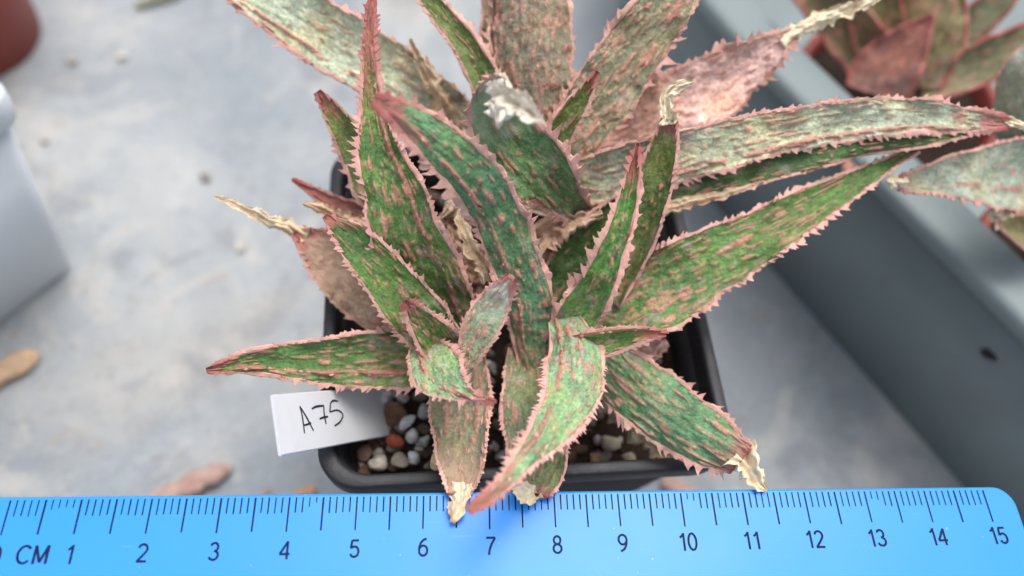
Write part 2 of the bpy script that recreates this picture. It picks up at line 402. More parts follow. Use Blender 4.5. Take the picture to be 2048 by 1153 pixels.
# ------------------------------------------------------------------ leaf tables (cm: x, y, z, width, facing direction)
LEAVES = [
    ('B1', dict(col=(0.44, 0.5, 0.36),chan=0.12,dash=0.8,tooth=0.1,sp=0.2,ridge=[-0.62],red=0.0),
     [(-0.252,2.004,7.654,0.929,-0.023,-0.648,0.761),(-1.279,2.587,8.119,1.145,0.001,-0.661,0.75),(-2.361,3.196,8.709,1.211,0.026,-0.68,0.733),(-3.57,3.683,9.218,1.123,0.033,-0.685,0.728),(-4.724,4.169,9.732,0.901,-0.01,-0.653,0.757),(-5.554,4.703,10.072,0.511,-0.063,-0.604,0.795)],
     None),
    ('B2', dict(col=(0.135, 0.19, 0.055),chan=0.2,dash=0.7,tooth=0.09,sp=0.15,red=0.1),
     [(0.022,1.403,8.493,0.519,-0.068,-0.665,0.744),(-0.432,2.105,9.078,0.562,-0.066,-0.668,0.741),(-0.801,2.597,9.496,0.522,-0.084,-0.652,0.753),(-1.253,3.118,9.864,0.451,-0.105,-0.644,0.758),(-1.714,3.558,10.186,0.331,-0.106,-0.637,0.763),(-1.964,3.883,10.404,0.165,-0.107,-0.61,0.785)],
     None),
    ('B3', dict(col=(0.22, 0.195, 0.13),chan=-0.14,dash=1.2,tooth=0.13,sp=0.2,ridge=[-0.86],red=0.0),
     [(0.42,1.335,8.03,0.979,-0.11,-0.664,0.74),(0.279,2.056,8.656,1.316,-0.112,-0.653,0.749),(0.132,2.904,9.353,1.435,-0.115,-0.611,0.783),(0.067,3.726,9.929,1.415,-0.113,-0.57,0.814),(0.001,4.684,10.58,0.936,-0.113,-0.564,0.818)],
     None),
    ('B3b', dict(col=(0.22, 0.195, 0.13),chan=0.1,dash=0.8,tooth=0.06,sp=0.15,red=0.1),
     [(-0.279,2.875,8.376,0.366,-0.107,-0.583,0.805),(-0.587,3.685,8.921,0.327,-0.082,-0.537,0.84),(-0.543,4.475,9.373,0.309,-0.037,-0.494,0.869),(-0.531,4.95,9.643,0.182,-0.043,-0.493,0.869)],
     None),
    ('B4', dict(col=(0.22, 0.225, 0.14),chan=0.1,dash=1.5,tooth=0.13,sp=0.2,ridge=[0.5],red=0.05),
     [(0.503,0.862,8.231,0.519,-0.166,-0.688,0.707),(0.68,1.368,8.765,0.894,-0.154,-0.642,0.751),(1.151,2.011,9.346,1.111,-0.111,-0.591,0.799),(1.788,2.736,9.932,1.069,-0.091,-0.578,0.811),(2.414,3.434,10.501,0.87,-0.087,-0.574,0.814),(2.804,3.883,10.85,0.495,-0.082,-0.566,0.821)],
     None),
    ('B4b', dict(col=(0.135, 0.19, 0.055),chan=0.3,dash=0.6,tooth=0.08,sp=0.11,red=0.25),
     [(0.358,1.121,9.056,0.371,-0.198,-0.743,0.639),(0.569,1.431,9.482,0.455,-0.192,-0.721,0.665),(0.838,1.72,9.844,0.337,-0.189,-0.71,0.678),(1.053,1.965,10.176,0.079,-0.199,-0.722,0.663)],
     None),
    ('B5', dict(lil=0.25,col=(0.84, 0.56, 0.5),chan=0.1,dash=1.1,tooth=0.14,sp=0.16,red=0.0),
     [(0.678,1.734,7.588,1.022,-0.09,-0.583,0.808),(1.942,2.333,8.161,1.347,-0.124,-0.601,0.79),(3.068,2.744,8.73,1.365,-0.143,-0.607,0.782),(3.931,3.143,9.152,1.066,-0.133,-0.595,0.792),(4.515,3.41,9.473,0.592,-0.114,-0.579,0.808),(4.869,3.618,9.624,0.269,-0.046,-0.534,0.844)],
     [(4.621,3.485,9.526,0.395,-0.039,-0.547,0.836),(5.002,3.692,9.679,0.305,-0.065,-0.597,0.8),(5.555,3.869,9.888,0.304,-0.095,-0.649,0.755),(6.061,3.969,10.05,0.231,-0.064,-0.625,0.778),(6.457,4.158,10.194,0.071,-0.035,-0.559,0.829)]),
    ('B6', dict(dl=1.5,col=(0.44, 0.5, 0.36),chan=0.1,dash=1.0,tooth=0.11,sp=0.16,ridge=[0.66],red=0.09,thick=0.22),
     [(-0.1,0.896,8.193,0.398,-0.26,-0.594,0.761),(0.609,0.882,8.425,0.897,-0.239,-0.599,0.764),(1.668,0.971,8.805,1.06,-0.17,-0.594,0.786),(2.889,1.228,9.18,0.868,-0.106,-0.588,0.802),(4.196,1.424,9.471,0.765,-0.034,-0.592,0.805),(5.405,1.644,9.594,0.704,0.026,-0.615,0.788),(6.55,1.737,9.638,0.625,0.019,-0.67,0.742),(7.544,1.716,9.604,0.443,0.028,-0.693,0.72),(8.296,1.74,9.572,0.172,0.052,-0.683,0.728)],
     [(8.21,1.75,9.57,0.206,-0.162,-0.753,0.638),(8.467,1.682,9.556,0.189,-0.179,-0.76,0.624),(8.768,1.584,9.528,0.069,-0.195,-0.766,0.613)]),
    ('B7', dict(col=(0.065, 0.14, 0.04),chan=-0.1,dash=0.7,tooth=0.05,sp=0.14,red=0.0),
     [(1.603,0.699,8.126,0.435,-0.157,-0.555,0.817),(3.024,0.996,8.6,0.689,-0.145,-0.559,0.816),(4.351,1.178,8.943,0.513,-0.119,-0.564,0.817),(5.514,1.348,9.206,0.375,-0.075,-0.583,0.809),(6.628,1.417,9.325,0.239,-0.028,-0.585,0.811),(7.686,1.588,9.452,0.103,-0.009,-0.56,0.829)],
     None),
    ('B8', dict(pale=0.34,tip=(0.97, 0.9, 0.76),col=(0.13, 0.25, 0.1),chan=0.1,dash=0.7,tooth=0.15,sp=0.16,red=0.0),
     [(1.127,0.6,8.025,0.348,0.567,-0.806,0.168),(0.583,0.399,8.899,0.731,0.504,-0.832,0.233),(0.164,0.413,9.444,1.06,0.281,-0.827,0.488),(-0.246,0.622,9.754,1.119,0.065,-0.749,0.659),(-0.487,0.842,9.995,1.032,0.056,-0.799,0.599),(-0.607,0.984,10.272,0.837,0.089,-0.972,0.219),(-0.626,0.967,10.606,0.611,-0.19,-0.974,-0.128),(-0.553,0.875,11.023,0.281,-0.352,-0.925,-0.141)],
     [(-0.727,0.682,10.782,0.382,-0.916,-0.368,0.163),(-0.563,0.419,11.109,0.532,-0.905,-0.238,0.352),(-0.377,0.138,11.313,0.437,-0.775,-0.152,0.614),(-0.212,-0.103,11.423,0.299,-0.655,-0.217,0.724),(-0.08,-0.254,11.465,0.077,-0.582,-0.297,0.757)]),
    ('C1', dict(col=(0.095, 0.205, 0.05),chan=0.14,dash=1.0,tooth=0.1,sp=0.1,ridge=[0.5],red=0.32),
     [(-1.107,-1.356,7.054,0.851,0.277,-0.825,0.493),(-1.503,-0.966,7.93,1.267,0.225,-0.785,0.577),(-1.867,-0.436,8.6,1.216,0.123,-0.677,0.726),(-2.117,0.169,9.093,0.967,0.061,-0.563,0.824),(-2.37,0.823,9.497,0.683,0.048,-0.495,0.868),(-2.478,1.401,9.814,0.419,0.067,-0.474,0.878),(-2.547,1.977,10.134,0.264,0.088,-0.482,0.872),(-2.554,2.45,10.402,0.186,0.117,-0.495,0.861),(-2.513,2.881,10.65,0.047,0.131,-0.504,0.854)],
     None),
    ('C2', dict(col=(0.135, 0.19, 0.055),chan=0.15,dash=0.6,tooth=0.07,sp=0.13,red=0.15),
     [(-2.111,0.359,7.817,0.515,0.103,-0.605,0.789),(-2.57,0.997,8.366,0.642,0.085,-0.578,0.812),(-2.945,1.604,8.79,0.553,0.071,-0.564,0.823),(-3.227,1.944,9.072,0.383,0.097,-0.608,0.788),(-3.454,2.191,9.306,0.116,0.113,-0.627,0.771)],
     None),
    ('C3', dict(col=(0.105, 0.235, 0.11),chan=-0.1,dash=0.8,tooth=0.14,sp=0.16,ridge=[-0.5],red=0.16),
     [(0.254,-1.73,6.969,0.715,-0.037,-0.82,0.571),(0.109,-1.205,7.714,0.809,0.006,-0.832,0.555),(-0.192,-0.666,8.568,0.824,0.076,-0.842,0.534),(-0.563,-0.221,9.363,0.806,0.172,-0.842,0.512),(-1.064,0.055,10.049,0.771,0.259,-0.806,0.532),(-1.587,0.247,10.57,0.589,0.316,-0.781,0.539),(-1.941,0.295,10.91,0.368,0.356,-0.748,0.56),(-2.29,0.33,11.128,0.12,0.312,-0.722,0.617)],
     None),
    ('C4', dict(col=(0.28, 0.125, 0.1),chan=0.1,dash=0.3,tooth=0.03,sp=0.15,red=0.5),
     [(-1.884,0.583,7.158,0.723,0.048,-0.54,0.84),(-2.509,0.86,7.371,0.628,0.051,-0.544,0.837),(-3.124,1.054,7.539,0.392,0.077,-0.551,0.831),(-3.554,1.239,7.719,0.221,0.097,-0.555,0.826),(-4.021,1.445,7.908,0.07,0.091,-0.552,0.829)],
     None),
    ('C5', dict(col=(0.095, 0.205, 0.05),chan=0.12,dash=0.7,tooth=0.07,sp=0.1,red=0.13),
     [(-1.193,-1.633,7.35,0.66,0.34,-0.675,0.655),(-1.718,-1.333,7.932,0.863,0.269,-0.652,0.709),(-2.223,-0.888,8.426,0.767,0.142,-0.558,0.818),(-2.652,-0.493,8.667,0.624,0.062,-0.486,0.872),(-2.959,-0.254,8.832,0.404,0.084,-0.508,0.858),(-3.201,-0.079,8.966,0.108,0.097,-0.518,0.85)],
     None),
    ('C6', dict(col=(0.36, 0.27, 0.2),chan=0.12,dash=0.6,tooth=0.06,sp=0.14,red=0.1,dry=0.45),
     [(-1.409,-1.209,6.533,0.972,0.079,-0.473,0.878),(-2.114,-0.696,6.873,1.14,0.08,-0.473,0.877),(-2.809,-0.191,7.209,1.219,0.093,-0.483,0.871),(-3.319,0.135,7.462,0.951,0.125,-0.504,0.854),(-3.717,0.363,7.669,0.446,0.096,-0.489,0.867),(-3.89,0.473,7.715,0.223,-0.025,-0.42,0.907)],
     [(-3.717,0.378,7.677,0.343,-0.046,-0.436,0.899),(-3.993,0.52,7.732,0.257,0.009,-0.479,0.878),(-4.325,0.621,7.816,0.239,0.037,-0.497,0.867),(-4.824,0.8,7.928,0.17,0.075,-0.51,0.857),(-5.237,0.909,8.066,0.068,0.14,-0.531,0.836)]),
    ('C7', dict(col=(0.095, 0.205, 0.05),chan=0.12,dash=1.2,tooth=0.09,sp=0.13,ridge=[-0.55],red=0.14),
     [(-1.317,-1.545,7.158,0.838,0.172,-0.389,0.905),(-2.055,-1.7,7.232,1.007,0.169,-0.395,0.903),(-2.852,-1.787,7.338,0.877,0.106,-0.406,0.908),(-3.642,-1.804,7.37,0.645,0.061,-0.407,0.911),(-4.26,-1.827,7.415,0.448,0.053,-0.417,0.907),(-4.723,-1.889,7.394,0.287,0.031,-0.437,0.899),(-5.079,-1.954,7.382,0.079,0.049,-0.439,0.897)],
     None),
    ('C8', dict(col=(0.095, 0.205, 0.05),chan=0.2,dash=1.6,tooth=0.09,sp=0.075,red=0.2),
     [(-1.153,-1.907,7.66,0.671,0.415,-0.71,0.568),(-1.455,-1.764,8.059,0.655,0.359,-0.716,0.598),(-1.684,-1.577,8.374,0.46,0.301,-0.718,0.627),(-1.898,-1.406,8.682,0.106,0.308,-0.724,0.617)],
     None),
    ('C9', dict(pale=0.5,col=(0.34, 0.42, 0.26),chan=0.05,dash=1.1,tooth=0.1,sp=0.08,ridge=[-0.15],red=0.16),
     [(-0.968,-2.172,7.873,0.234,-0.114,-0.68,0.725),(-0.867,-1.879,8.164,0.479,-0.13,-0.678,0.723),(-0.729,-1.605,8.447,0.583,-0.17,-0.675,0.718),(-0.555,-1.379,8.707,0.487,-0.276,-0.746,0.606),(-0.344,-1.207,9.112,0.164,-0.344,-0.787,0.512)],
     None),
    ('C10', dict(col=(0.23, 0.4, 0.21),chan=0.06,dash=0.6,tooth=0.11,sp=0.075,ridge=[0.4],red=0.2),
     [(-1.702,-1.582,7.677,0.403,-0.37,0.452,0.812),(-1.559,-1.998,7.974,0.776,-0.391,0.378,0.839),(-1.382,-2.372,8.182,0.814,-0.441,0.216,0.871),(-1.171,-2.651,8.332,0.487,-0.469,-0.016,0.883),(-0.903,-2.83,8.429,0.175,-0.379,-0.234,0.895),(-0.56,-2.934,8.517,0.043,-0.322,-0.296,0.899)],
     None),
    ('C11', dict(tip=(0.88, 0.74, 0.56),dl=1.8,col=(0.22, 0.225, 0.14),chan=0.12,dash=0.9,tooth=0.04,sp=0.08,red=0.0,dry=0.3),
     [(-1.022,-1.358,7.061,0.681,-0.006,0.053,0.999),(-1.047,-2.285,7.11,1.015,-0.011,0.07,0.998),(-1.046,-2.986,7.174,0.935,-0.019,0.106,0.994),(-1.046,-3.569,7.247,0.662,-0.012,0.144,0.99),(-1.061,-3.956,7.315,0.362,0,0.173,0.985)],
     [(-1.054,-3.778,7.301,0.441,0.002,-0.045,0.999),(-1.075,-4.039,7.289,0.316,0.014,-0.037,0.999),(-1.112,-4.202,7.286,0.269,0.025,-0.113,0.993),(-1.177,-4.369,7.254,0.089,0.005,-0.189,0.982)]),
    ('C12', dict(tip=(0.92, 0.82, 0.62),col=(0.19, 0.25, 0.13),chan=0.1,dash=0.8,tooth=0.055,sp=0.08,red=0.04,dry=0.12),
     [(0.038,-1.39,7.142,0.596,-0.146,-0.009,0.989),(0.106,-2.21,7.145,0.924,-0.143,-0.031,0.989),(0.161,-2.886,7.113,1.047,-0.135,0.022,0.991),(0.159,-3.48,7.18,0.877,-0.059,0.189,0.98),(0.016,-3.942,7.308,0.593,0.046,0.254,0.966)],
     [(-0.018,-3.848,7.382,0.638,0.061,0.057,0.996),(-0.085,-3.979,7.393,0.603,0.077,0.134,0.988),(-0.138,-4.114,7.427,0.374,0.084,0.21,0.974)]),
    ('C13', dict(col=(0.23, 0.4, 0.21),chan=-0.08,dash=0.8,tooth=0.1,sp=0.075,ridge=[0.5],red=0.22),
     [(0.62,-1.266,7.843,0.573,-0.345,0.257,0.903),(0.724,-1.909,8.065,0.849,-0.216,0.292,0.932),(0.618,-2.577,8.253,0.935,0.057,0.292,0.955),(0.257,-3.282,8.512,0.643,0.226,0.223,0.948),(-0.161,-3.837,8.735,0.355,0.294,0.141,0.945),(-0.619,-4.317,8.939,0.209,0.358,0.092,0.929),(-1.009,-4.613,9.138,0.076,0.416,0.064,0.907)],
     None),
    ('C14', dict(dl=1.5,col=(0.105, 0.235, 0.11),chan=-0.14,dash=1.0,tooth=0.13,sp=0.16,red=0.03),
     [(1.123,-1.539,7.274,0.71,-0.258,-0.346,0.902),(1.756,-2.135,7.226,1.065,-0.266,-0.341,0.902),(2.368,-2.658,7.218,1.097,-0.284,-0.327,0.901),(2.957,-3.097,7.255,0.951,-0.258,-0.346,0.902),(3.437,-3.422,7.231,0.623,-0.212,-0.379,0.901)],
     [(3.337,-3.351,7.319,0.669,-0.253,-0.424,0.869),(3.527,-3.606,7.25,0.412,-0.277,-0.398,0.874),(3.635,-3.789,7.214,0.253,-0.305,-0.345,0.888),(3.758,-3.929,7.204,0.079,-0.301,-0.33,0.895)]),
    ('C16', dict(col=(0.095, 0.205, 0.05),chan=0.2,dash=0.9,tooth=0.06,sp=0.1,ridge=[-0.75],red=0.25),
     [(0.452,-1.809,7.751,0.483,-0.555,-0.433,0.711),(0.958,-1.848,8.122,0.487,-0.464,-0.439,0.77),(1.471,-1.819,8.359,0.357,-0.303,-0.432,0.849),(1.844,-1.799,8.463,0.217,-0.166,-0.43,0.888),(2.091,-1.82,8.474,0.062,-0.079,-0.45,0.889)],
     None),
    ('C17', dict(dl=1.7,col=(0.095, 0.205, 0.05),chan=0.08,dash=1.3,tooth=0.08,sp=0.13,red=0.0),
     [(0.561,-1.4,7.07,0.943,-0.353,-0.517,0.779),(1.432,-1.066,7.687,1.383,-0.286,-0.487,0.825),(2.318,-0.719,8.081,1.347,-0.122,-0.42,0.899),(3.176,-0.316,8.274,1.14,-0.034,-0.383,0.923),(4.131,0.119,8.495,0.912,-0.008,-0.36,0.933),(5.148,0.671,8.672,0.635,-0.004,-0.352,0.936),(5.967,1.074,8.862,0.38,-0.034,-0.377,0.926),(6.867,1.503,9.074,0.087,-0.036,-0.381,0.924)],
     None),
    ('C18', dict(col=(0.1, 0.26, 0.07),chan=0.38,dash=1.1,tooth=0.13,sp=0.16,red=0.22),
     [(0.534,-1.685,7.483,0.627,-0.387,-0.746,0.542),(0.83,-1.341,8.166,0.751,-0.36,-0.729,0.582),(1.106,-0.945,8.762,0.577,-0.274,-0.641,0.717),(1.363,-0.398,9.212,0.433,-0.204,-0.513,0.834),(1.526,0.135,9.529,0.34,-0.209,-0.493,0.845),(1.613,0.732,9.933,0.062,-0.221,-0.524,0.822)],
     None),
    ('C19', dict(col=(0.135, 0.19, 0.055),chan=0.35,dash=0.6,tooth=0.06,sp=0.13,red=0.06),
     [(1.366,-0.812,7.709,0.558,-0.326,-0.676,0.661),(1.78,-0.162,8.578,0.639,-0.3,-0.659,0.69),(1.988,0.424,9.159,0.596,-0.263,-0.607,0.75),(2.114,0.916,9.565,0.48,-0.258,-0.594,0.762),(2.2,1.262,9.885,0.27,-0.264,-0.618,0.74)],
     [(2.193,1.193,9.845,0.301,-0.271,-0.644,0.715),(2.152,1.401,10.017,0.221,-0.265,-0.675,0.689),(2.12,1.524,10.141,0.204,-0.267,-0.672,0.69),(2.268,1.6,10.256,0.219,-0.208,-0.655,0.726),(2.509,1.645,10.361,0.062,-0.194,-0.662,0.724)]),
    ('C20', dict(col=(0.065, 0.14, 0.04),chan=0.1,dash=0.5,tooth=0.05,sp=0.12,red=0.0),
     [(0.379,-0.923,6.977,0.789,-0.222,-0.604,0.765),(0.819,-0.275,7.616,0.968,-0.236,-0.611,0.756),(1.247,0.203,8.157,0.817,-0.245,-0.601,0.761),(1.714,0.618,8.61,0.37,-0.233,-0.584,0.778)],
     None),
    ('C26', dict(col=(0.23, 0.4, 0.21),chan=0.2,dash=0.6,tooth=0.06,sp=0.1,red=0.2),
     [(-1.294,0.224,6.894,0.455,0.083,-0.761,0.643),(-1.415,0.554,7.3,0.52,-0.028,-0.836,0.548),(-1.214,0.708,7.637,0.088,-0.247,-0.817,0.521)],
     None),
    ('C27', dict(col=(0.84, 0.56, 0.5),chan=0.1,dash=0.5,tooth=0.07,sp=0.12,red=0.0),
     [(1.132,-1.671,6.624,0.526,-0.233,-0.398,0.887),(1.893,-1.56,6.873,0.522,-0.253,-0.403,0.88),(2.512,-1.334,7.174,0.121,-0.272,-0.413,0.869)],
     None),
    ('T1', dict(p=1,col=(0.42, 0.19, 0.16),chan=0.1,dash=0.6,tooth=0.02,sp=0.2,red=0.3,mr=1),
     [(8.834,5.823,5.94,1.315,-0.517,-0.689,0.507),(8.956,6.118,6.464,1.458,-0.511,-0.658,0.553),(9.241,6.39,6.991,0.972,-0.475,-0.616,0.628),(9.623,6.722,7.561,0.068,-0.456,-0.602,0.656)],
     None),
    ('T2', dict(p=1,col=(0.24, 0.2, 0.09),chan=-0.1,dash=1.0,tooth=0.02,sp=0.2,red=0,mr=1),
     [(9.965,6.181,5.787,1.173,-0.517,-0.624,0.586),(10.009,7.036,6.737,1.626,-0.519,-0.634,0.574),(9.864,8.052,7.76,1.123,-0.518,-0.643,0.564)],
     None),
    ('T3', dict(p=1,col=(0.26, 0.26, 0.14),chan=0.15,dash=1.0,tooth=0.02,sp=0.2,red=0,mr=1),
     [(9.965,6.07,6.07,0.865,-0.377,-0.613,0.695),(10.722,6.087,6.497,0.946,-0.433,-0.603,0.669),(11.376,6.145,7.052,0.844,-0.465,-0.589,0.661),(12.1,6.341,7.692,0.543,-0.449,-0.576,0.684)],
     None),
    ('T4', dict(p=1,col=(0.22, 0.24, 0.14),chan=0.15,dash=0.8,tooth=0.02,sp=0.2,red=0,mr=1),
     [(10.327,6.309,6.009,0.68,-0.422,-0.49,0.762),(10.963,7.008,6.81,0.801,-0.428,-0.519,0.74),(11.459,7.373,7.41,0.694,-0.446,-0.558,0.699),(11.932,7.718,7.995,0.37,-0.45,-0.561,0.694)],
     None),
    ('T5', dict(p=1,col=(0.2, 0.16, 0.08),chan=0.1,dash=0.8,tooth=0.02,sp=0.2,red=0,mr=1),
     [(9.405,6.556,5.717,0.988,-0.372,-0.757,0.537),(8.304,7.612,6.443,1.173,-0.313,-0.8,0.512),(7.06,8.354,7.093,0.769,-0.243,-0.837,0.491)],
     None),
    ('T6', dict(p=1,col=(0.2, 0.19, 0.08),chan=0.1,dash=0.8,tooth=0.02,sp=0.2,red=0,mr=1),
     [(9.592,6.584,5.866,0.982,-0.439,-0.732,0.52),(8.983,7.539,6.696,1.16,-0.461,-0.701,0.544),(8.624,8.552,7.582,0.761,-0.476,-0.669,0.571)],
     None),
    ('T8', dict(p=2,col=(0.38, 0.44, 0.34),chan=0.12,dash=0.5,tooth=0.06,sp=0.15,ridge=[-0.4],red=0.05),
     [(11.428,2.091,7.758,1.284,0.281,-0.567,0.775),(10.059,1.805,8.044,1.528,0.274,-0.584,0.765),(8.918,1.607,8.287,1.208,0.254,-0.585,0.77),(7.979,1.425,8.442,0.837,0.26,-0.539,0.801),(7.161,1.209,8.589,0.499,0.278,-0.515,0.811),(6.602,1.072,8.69,0.281,0.274,-0.525,0.806)],
     [(6.733,1.076,8.704,0.298,-0.071,-0.543,0.837),(6.558,1.058,8.678,0.298,0.043,-0.615,0.787),(6.328,1.065,8.718,0.122,0.105,-0.687,0.719)]),
    ('T9', dict(p=2,col=(0.24, 0.27, 0.22),chan=-0.12,dash=0.5,tooth=0.03,sp=0.2,red=0),
     [(11.563,2.159,7.348,0.912,-0.309,-0.829,0.467),(10.49,2.853,7.871,1.301,-0.415,-0.797,0.438),(10.131,3.505,8.438,1.284,-0.603,-0.594,0.532),(10.262,4.122,9.03,0.877,-0.576,-0.449,0.684),(10.468,4.545,9.405,0.29,-0.534,-0.399,0.745)],
     None),
    ('T10', dict(p=2,col=(0.3, 0.27, 0.12),chan=0.1,dash=0.4,tooth=0.02,sp=0.2,red=0),
     [(11.672,1.539,7.006,0.608,0.221,-0.245,0.944),(10.381,1.036,7.177,0.687,0.255,-0.467,0.847),(9.645,1.116,7.384,0.484,0.062,-0.777,0.626),(9.235,1.222,7.522,0.231,-0.011,-0.806,0.591)],
     [(9.415,1.178,7.456,0.425,-0.042,-0.821,0.569),(9.215,1.239,7.53,0.288,-0.134,-0.792,0.596),(9.09,1.31,7.558,0.096,-0.27,-0.73,0.627)]),
]
DRY = [
    ('D1', dict(kind='strip',col=(0.8, 0.6, 0.42)),
     [(2.159,0.544,8.321,0.172,-0.136,-0.54,0.831),(2.825,0.674,8.514,0.222,-0.141,-0.542,0.829),(3.402,0.775,8.683,0.204,-0.143,-0.546,0.826),(4.041,0.873,8.856,0.068,-0.139,-0.548,0.825)]),
    ('D2', dict(kind='strip',col=(0.85, 0.66, 0.46)),
     [(-1.067,0.329,8.704,0.081,-0.007,-0.185,0.983),(-1.073,0.025,8.647,0.193,-0.095,-0.21,0.973),(-0.935,-0.328,8.575,0.272,-0.143,-0.37,0.918),(-0.71,-0.543,8.474,0.352,0.037,-0.652,0.757),(-0.634,-0.769,8.18,0.324,0.029,-0.789,0.614)]),
    ('D3', dict(kind='strip',col=(0.72, 0.54, 0.36)),
     [(-1.139,2.343,7.994,0.33,0.016,-0.69,0.724),(-1.446,2.849,8.483,0.343,-0.001,-0.663,0.749),(-1.737,3.255,8.801,0.251,-0.026,-0.628,0.778),(-2.006,3.669,9.126,0.071,-0.024,-0.627,0.779)]),
    ('D4', dict(kind='strip',col=(0.78, 0.57, 0.39)),
     [(-1.98,0.131,7.7,0.257,0.028,-0.524,0.851),(-2.784,0.413,7.9,0.375,-0.012,-0.506,0.863),(-3.296,0.665,7.995,0.255,0.01,-0.519,0.855),(-3.737,0.768,8.127,0.084,0.117,-0.558,0.822)]),
    ('D5', dict(kind='strip',col=(0.6, 0.48, 0.33)),
     [(1.404,-2.172,6.595,0.259,-0.061,-0.472,0.879),(1.969,-2.626,6.392,0.38,-0.083,-0.44,0.894),(2.476,-2.957,6.309,0.379,-0.111,-0.371,0.922),(3.105,-3.141,6.321,0.154,-0.118,-0.341,0.933)]),
    ('D6', dict(kind='strip',col=(0.66, 0.45, 0.32)),
     [(0.153,-0.034,7.863,0.427,-0.191,-0.641,0.743),(0.366,0.238,8.153,0.594,-0.193,-0.593,0.781),(0.804,0.344,8.312,0.372,-0.091,-0.545,0.833),(1.312,0.466,8.405,0.118,-0.028,-0.534,0.845)]),
    ('D10', dict(kind='strip',col=(0.72, 0.52, 0.38)),
     [(-1.431,0.62,7.913,0.121,-0.209,-0.727,0.654),(-1.219,0.743,8.118,0.292,-0.039,-0.644,0.764),(-1.163,1.077,8.312,0.223,-0.026,-0.369,0.929),(-1.27,1.442,8.394,0.069,-0.126,-0.251,0.96)]),
    ('D11', dict(kind='strip',col=(0.62, 0.4, 0.28)),
     [(-0.816,-0.301,7.448,0.259,0.015,-0.565,0.825),(-1.037,-0.02,7.645,0.344,-0.048,-0.476,0.878),(-1.212,0.312,7.759,0.259,-0.063,-0.412,0.909),(-1.275,0.54,7.882,0.086,-0.022,-0.48,0.877)]),
    ('D7', dict(kind='strip',col=(0.5, 0.3, 0.2)),
     [(0.419,-0.036,7.022,0.542,-0.097,-0.709,0.698),(0.342,0.485,7.541,0.712,-0.074,-0.696,0.714),(0.149,0.82,7.828,0.442,-0.051,-0.667,0.744)]),
    ('D8', dict(kind='strip',col=(0.33, 0.18, 0.14)),
     [(-0.67,-0.312,5.957,0.949,-0.007,-0.557,0.831),(-0.968,0.553,6.535,1.131,-0.019,-0.522,0.853),(-1.259,1.3,6.93,0.565,-0.035,-0.479,0.877)]),
    ('D9', dict(kind='strip',col=(0.5, 0.32, 0.22)),
     [(1.941,-0.233,7.399,0.353,-0.283,-0.586,0.759),(2.114,0.093,7.715,0.404,-0.251,-0.526,0.812),(2.241,0.394,7.898,0.14,-0.214,-0.439,0.873)]),
]
FLAKE = [((-1.471,-3.383,6.56),0)]
PEBBLES = [((-2.192,-2.551,5.55),0.2,(0.22, 0.055, 0.03),1), ((-2.263,-2.016,5.5),0.27,(0.16, 0.085, 0.055),1.1), ((-2.428,-1.735,5.55),0.15,(0.45, 0.44, 0.43),1.2), ((-2.079,-1.755,5.6),0.13,(0.36, 0.36, 0.36),1.3), ((-1.982,-2.186,5.6),0.12,(0.5, 0.51, 0.53),1.9), ((-1.894,-2.45,5.55),0.14,(0.42, 0.41, 0.39),1.1), ((-1.674,-1.978,5.55),0.13,(0.42, 0.42, 0.42),1.5), ((-2.484,-2.924,5.5),0.19,(0.4, 0.37, 0.32),1.1), ((-2.092,-2.891,5.5),0.18,(0.2, 0.18, 0.15),1.1), ((-1.863,-2.854,5.55),0.13,(0.38, 0.4, 0.42),1.4), ((-2.718,-2.726,5.45),0.19,(0.12, 0.075, 0.06),1), ((-1.66,-2.544,5.55),0.13,(0.3, 0.3, 0.29),1.2), ((1.721,-2.601,5.5),0.21,(0.36, 0.31, 0.24),1.1), ((2.021,-2.849,5.45),0.13,(0.28, 0.22, 0.17),1.3), ((1.411,-2.863,5.45),0.15,(0.22, 0.13, 0.09),1.2), ((-3.39,0.169,5.4),0.19,(0.34, 0.34, 0.36),1.1), ((2.845,-0.62,5.5),0.22,(0.15, 0.09, 0.07),1.1), ((2.638,-1.006,5.5),0.18,(0.2, 0.13, 0.1),1.1), ((-1.671,2.897,5.5),0.24,(0.22, 0.15, 0.12),1.1), ((-1.392,2.773,5.5),0.2,(0.17, 0.16, 0.16),1.2)]
LAB_CORNERS = [(-3.830,-2.705,8.169),(-3.663,-3.537,7.885),(-2.419,-1.438,5.350)]
LAB_A = [[(0.161,0.235), (0.170,0.430), (0.170,0.699)], [(0.161,0.235), (0.199,0.438), (0.236,0.679)], [(0.170,0.565), (0.200,0.555), (0.226,0.539)]]
LAB_7 = [[(0.243,0.302), (0.280,0.271), (0.335,0.269)], [(0.335,0.269), (0.331,0.413), (0.336,0.595)], [(0.291,0.492), (0.321,0.475), (0.358,0.470)]]
LAB_5 = [[(0.452,0.219), (0.415,0.197), (0.391,0.233)], [(0.391,0.233), (0.383,0.314), (0.375,0.393)], [(0.375,0.393), (0.441,0.378), (0.478,0.471), (0.450,0.588), (0.400,0.651)]]



